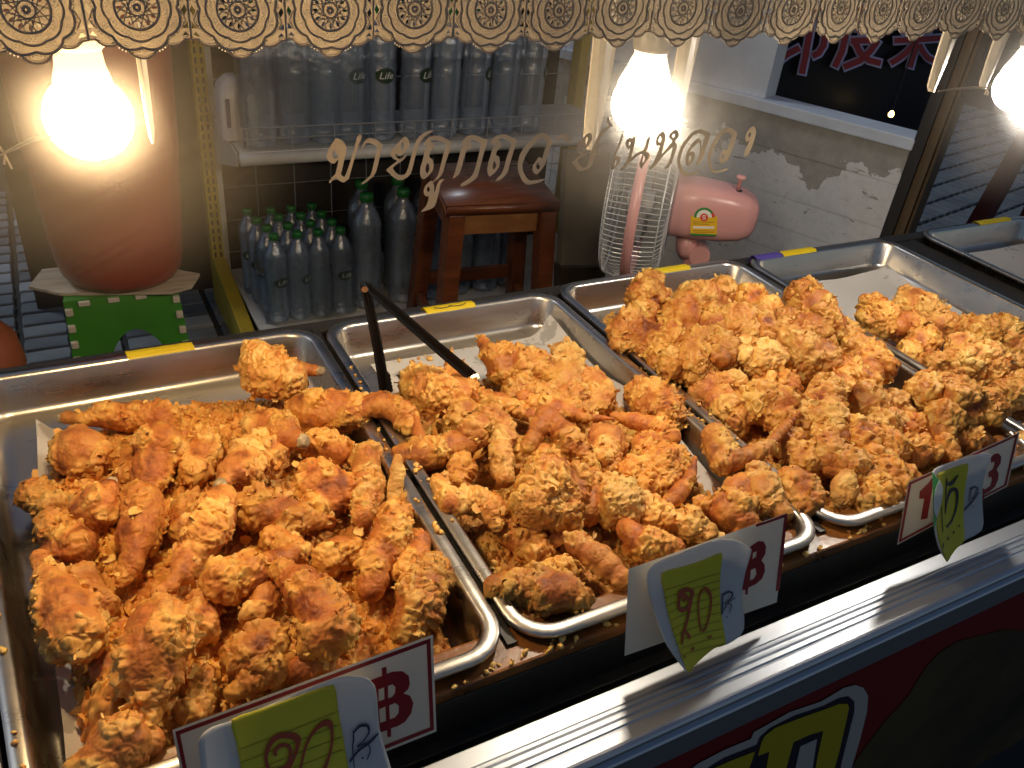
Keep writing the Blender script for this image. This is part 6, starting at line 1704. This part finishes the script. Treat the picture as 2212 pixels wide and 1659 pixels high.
for i, ((nm, lab, chain, op), (o, cen, pts, dist)) in enumerate(zip(PIECES, temp)):
    rs = np.random.RandomState(500 + i)
    ev = o.evaluated_get(dg); me = ev.to_mesh()
    nv = len(me.vertices)
    V = np.empty(nv * 3); me.vertices.foreach_get('co', V); V = V.reshape(-1, 3)
    nor = np.empty(nv * 3); me.vertices.foreach_get('normal', nor); nor = nor.reshape(-1, 3)
    q = np.array([tuple(p.vertices) if len(p.vertices) == 4 else tuple(p.vertices) + (p.vertices[0],) for p in me.polygons], dtype=np.int64)
    ev.to_mesh_clear()
    off = rs.uniform(-50, 50, 3)
    cr = min(1.0, op.get('crust', .6) * .85 + .10)
    W = V + off
    low = noise3(W * 28)
    mask = sstep(.30 - cr * .95, .62 - cr * .95, low + .12 * noise3(W * 90))       # where batter sits
    fac = q; ed_ = np.concatenate([fac[:, [0, 1]], fac[:, [1, 2]], fac[:, [2, 3]], fac[:, [3, 0]]])
    cnt = np.bincount(ed_[:, 0], minlength=nv) + np.bincount(ed_[:, 1], minlength=nv)
    def relax(P, k):
        S = np.stack([np.bincount(ed_[:, 0], P[ed_[:, 1], c], nv) + np.bincount(ed_[:, 1], P[ed_[:, 0], c], nv) for c in range(3)], 1) / np.maximum(cnt, 1)[:, None]
        return P + (S - P) * k
    # lumps of the meat, then curled puffed batter
    V = V + nor * (noise3(W * 33) * .0030)[:, None]
    warp = np.stack([noise3(W * 75 + 7), noise3(W * 75 + 19), noise3(W * 75 + 31)], 1)
    warp2 = np.stack([noise3(W * 190 + 3), noise3(W * 190 + 13), noise3(W * 190 + 23)], 1)
    Wc = W + warp * .006
    fl = .45 if op.get('flat') else 1.0
    n1 = noise3(Wc * 46 + 3); n2 = noise3(Wc * 105 + 11)
    curl = .5 + .5 * np.sin(16 * n1 + 4 * noise3(Wc * 22)); curl2 = .5 + .5 * np.sin(14 * n2 + 3 * n1)
    puff = np.minimum(np.abs(noise3(Wc * 70)), .55); puff2 = np.minimum(np.abs(noise3(Wc * 150 + 5)), .5); puff3 = np.minimum(np.abs(noise3(Wc * 320 + 9)), .5)
    sel1 = np.clip(noise3(Wc * 34 + 8) * 1.6 + .45, 0, 1)
    crust = .0002 + .0062 * puff + .0034 * curl * sel1 + .0020 * curl2 * (1 - .5 * sel1) + .0028 * puff2 + .0010 * puff3
    skin = .0016 * puff2 + .0012 * curl2 * .6 + .0008 * puff3
    if op.get('bone'): mask = mask * sstep(.012, .030, np.linalg.norm(V - (pts[-1][0] - cen), axis=1))
    nd = np.array([np.linalg.norm(V - (p - cen), axis=1) / max(r, .004) for p, r in pts]); rad = np.array([r for p, r in pts])[nd.argmin(0)]
    crust = crust * np.clip(rad / .019, .22, 1.15)
    hgt = mask * crust + (1 - mask) * skin
    V = V + nor * (hgt * fl)[:, None] + (warp * .0026 + warp2 * .0016) * (mask * fl)[:, None]
    V = relax(relax(V, .40), .12)
    V = V + nor * ((.0005 * noise3(W * 420) + .0004 * noise3(W * 700)) * (.4 + .6 * mask))[:, None]
    tone = .22 + .20 * noise3(W * 60) + .10 * noise3(W * 25 + 4) + mask * (.22 + .22 * noise3(W * 38) + .10 * noise3(W * 130) + .28 * np.clip(curl * sel1 + puff * .6, 0, 1))
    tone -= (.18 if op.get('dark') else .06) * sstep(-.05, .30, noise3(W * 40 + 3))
    if op.get('pale'): tone += .22
    # loose crust on top: flakes and nodules
    el = np.linalg.norm(nor, axis=1); up_ok = (mask > .5)
    idx = np.nonzero(up_ok)[0]
    parts = [(V, np.zeros((0, 3), int), q, tone)]
    if len(idx):
        area = nv * (0.00120 + 0.0006 * max(0.0, dist - .75)) ** 2
        kf = int(area * 6500 * cr * (.15 if flat else 1)); kn = int(area * 500 * cr * (.1 if flat else 1))
        sel = rs.choice(idx, min(kf, len(idx)), replace=False)
        parts.append(None)
        fv, fq, ft = flakes(V[sel], nor[sel], rs.uniform(.0014, .0046, len(sel)) * rs.choice([1, 1, 1, 1.6], len(sel)), rs, .5, (.42, .88))
        parts[-1] = (fv, np.zeros((0, 3), int), fq, ft)
        sel = rs.choice(idx, min(kn, len(idx)), replace=False)
        bv, bf, bt = nodules(V[sel], nor[sel], rs.uniform(.0012, .0034, len(sel)), rs)
        parts.append((bv, bf, np.zeros((0, 4), int), bt))
    n = 0; AV = []; AT = []; AQ = []; TN = []
    for a, b, c, d in parts:
        AV.append(a); AT.append(b + n); AQ.append(c + n); TN.append(d); n += len(a)
    AV = np.concatenate(AV); AT = np.concatenate(AT); AQ = np.concatenate(AQ); TN = np.concatenate(TN)
    pm = to_mesh(nm, AV, AT, AQ, TN, M['fried_pale'] if (i % 3 == 0 or op.get('pale')) else M['fried'])
    ntri += len(AT) + 2 * len(AQ)
    ob = bpy.data.objects.new(nm, pm); link(ob); ob.location = cen
    grp = {DR: 'fried drumsticks heaped in the left tray', WG: 'fried wings in the second tray', CH: 'fried chicken pieces in the third and fourth tray'}.get(nm, 'loose pieces of fried batter')
    tag(ob, lab, {DR: 'fried chicken', WG: 'fried chicken', CH: 'fried chicken'}.get(nm, 'fried batter'), grp)
    if op.get('bone'):
        p, r = pts[-1]; pp = pts[-2][0]; ax = (p - pp) / np.linalg.norm(p - pp)
        sv, sf = ico(3)
        rb = max(r, .0075); bvs = sv * rb * .95 * (1 + .22 * noise3(sv * 1.7 + i))[:, None] + p + ax * rb * .75
        b = mesh('bone_end', (bvs - cen).tolist(), sf.tolist(), M['bone'], ob, True, local=True)
for o, *_ in temp:
    m = o.data; bpy.data.objects.remove(o); bpy.data.meshes.remove(m)
print('chicken triangles', ntri)

# ---- loose fried crumbs: a bed under the pieces and spills on rims and ledge
def bed(box, seed, hfun, count, label, mat):
    rs = np.random.RandomState(seed)
    x0, y0, x1, y1 = box[0] + .030, box[1] + .030, box[2] - .030, box[3] - .030
    nx, ny = int((x1 - x0) / .0018), int((y1 - y0) / .0018)
    X, Y = np.meshgrid(np.linspace(x0, x1, nx), np.linspace(y0, y1, ny), indexing='ij')
    P = np.stack([X.ravel(), Y.ravel(), np.zeros(nx * ny)], 1)
    H = hfun((P[:, 0] - x0) / (x1 - x0), (P[:, 1] - y0) / (y1 - y0))
    H = H * (1 + .35 * noise3(P * 30 + seed)) + (.003 * noise3(P * 95 + seed) + .0022 * np.abs(noise3(P * 210 + seed))) * np.clip(H / .006, 0, 1)
    Wb = P * 1.0 + np.stack([noise3(P * 75 + 7), noise3(P * 75 + 19), noise3(P * 75 + 31)], 1) * .006 + seed
    cb = .5 + .5 * np.sin(16 * noise3(Wb * 46) + 4 * noise3(Wb * 22)); pb2 = np.minimum(np.abs(noise3(Wb * 75)), .55); pb3 = np.minimum(np.abs(noise3(Wb * 160 + 5)), .5)
    H = H + (.011 * pb2 + .0045 * cb + .004 * pb3) * np.clip(H / .008, 0, 1)
    Z = FLOOR - .003 + H
    V = np.stack([P[:, 0], P[:, 1], Z], 1)
    I = np.arange(nx * ny).reshape(nx, ny)
    Q = np.stack([I[:-1, :-1], I[1:, :-1], I[1:, 1:], I[:-1, 1:]], -1).reshape(-1, 4)
    keep = (H[Q] > .0035).any(1); Q = Q[keep]
    tone = .34 + .25 * noise3(P * 50 + 2) + .25 * pb2 + .10 * cb
    w = np.clip(H - .003, 0, None); w = w > .003
    idx = np.nonzero(w)[0]
    sel = rs.choice(idx, min(count, len(idx)), replace=len(idx) < count)
    nor = np.tile([0, 0, 1.0], (len(sel), 1)) + rs.normal(0, .35, (len(sel), 3)); nor /= np.linalg.norm(nor, axis=1)[:, None]
    fv, fq, ft = flakes(V[sel] + rs.normal(0, .001, (len(sel), 3)), nor, rs.uniform(.002, .0075, len(sel)), rs, .6, (.40, .92))
    sel2 = rs.choice(idx, min(count // 3, len(idx)))
    bv, bf, bt = nodules(V[sel2], np.tile([0, 0, 1.0], (len(sel2), 1)), rs.uniform(.0015, .004, len(sel2)), rs)
    n1, n2 = len(V), len(V) + len(fv)
    me = to_mesh('fried_crumbs', np.concatenate([V, fv, bv]), bf + n2, np.concatenate([Q, fq + n1]), np.concatenate([tone, ft, bt]), mat)
    used = bpy.data.objects.new('fried_crumbs', me); link(used)
    return tag(used, label, 'crumbs', None, 'stuff')
def hump(u, v, c, w, h): return h * np.exp(-(((u - c[0]) / w[0]) ** 2 + ((v - c[1]) / w[1]) ** 2))
def h1(u, v):
    e = sstep(0, .06, u) * sstep(0, .06, 1 - u) * sstep(0, .04, v)
    return e * (.014 * sstep(.93, .72, v) + hump(u, v, (.50, .84), (.20, .06), .016) + hump(u, v, (.13, .55), (.16, .13), .022) + hump(u, v, (.16, .12), (.12, .08), .034) + hump(u, v, (.45, .66), (.12, .06), .014))
def h2(u, v):
    e = sstep(0, .05, u) * sstep(0, .10, 1 - u) * sstep(0, .10, v)
    return e * (.014 * sstep(.85, .62, v) + hump(u, v, (.25, .70), (.22, .08), .022) + hump(u, v, (.75, .6), (.18, .1), .012))
def h3(u, v):
    e = sstep(0, .05, u) * sstep(0, .06, 1 - u) * sstep(0, .10, v)
    return e * (.013 * sstep(.97, .85, v) + hump(u, v, (.45, .62), (.32, .24), .032) + hump(u, v, (.6, .25), (.3, .2), .012))
def h4(u, v): return sstep(0, .06, u) * (hump(u, v, (.55, .22), (.28, .16), .010))
bed(tray_boxes[0], 1, h1, 2600, 'loose curly fried crumbs filling the left tray between drumsticks', M['fried'])
bed(tray_boxes[1], 2, h2, 1800, 'loose fried crumbs lying under the wings', M['fried_pale'])
bed(tray_boxes[2], 3, h3, 1400, 'loose fried crumbs under the heap in the third tray', M['fried'])
bed(tray_boxes[3], 4, h4, 450, 'few loose crumbs under the pieces in the paper lined tray', M['fried_pale'])
# spilled crumbs
rs = np.random.RandomState(77)
pos = []
def spill(x0, x1, y0, y1, z, n):
    for _ in range(n): pos.append((rs.uniform(x0, x1), rs.uniform(y0, y1), z))
spill(.294, .302, .55, .95, RIM + .001, 16); spill(.311, .322, .60, .97, RIM + .001, 20)
spill(.712, .722, .62, .9, RIM + .001, 22); spill(.733, .744, .55, .9, RIM + .001, 16); spill(.723, .732, .6, .85, .661, 30)
for yy in rs.uniform(.45, .8, 22): pos.append((-.111 - .055 * (yy - .436) / .662 + rs.uniform(.002, .011), yy, RIM + .001))
spill(-.19, -.145, .48, .8, .658, 14)
spill(.1, 1.35, .429, .437, .656, 46); spill(.33, .36, .428, .442, .656, 8)
spill(.75, .82, .429, .440, .656, 12); spill(.4, .6, 1.02, 1.04, FLOOR + .006, 14); spill(1.25, 1.5, .8, 1.0, FLOOR + .005, 4); spill(1.9, 2.0, .80, .95, FLOOR + .005, 5)
pos = np.array(pos)
bv, bf, bt = nodules(pos, np.tile([0, 0, 1.0], (len(pos), 1)), rs.uniform(.0009, .0030, len(pos)) * rs.choice([1, 1, 1.6], len(pos)), rs, (.6, .98))
fv, fq, ft = flakes(pos[::2], np.tile([0, 0, 1.0], (len(pos[::2]), 1)), rs.uniform(.002, .005, len(pos[::2])), rs, .5, (.6, .98))
sp_ = bpy.data.objects.new('spilled_crumbs', to_mesh('spilled_crumbs', np.concatenate([bv, fv]), bf, fq + len(bv), np.concatenate([bt, ft]), M['fried_pale'])); link(sp_)
tag(sp_, 'pale crumbs spilled over the tray rims and the greasy ledge', 'crumbs', None, 'stuff')
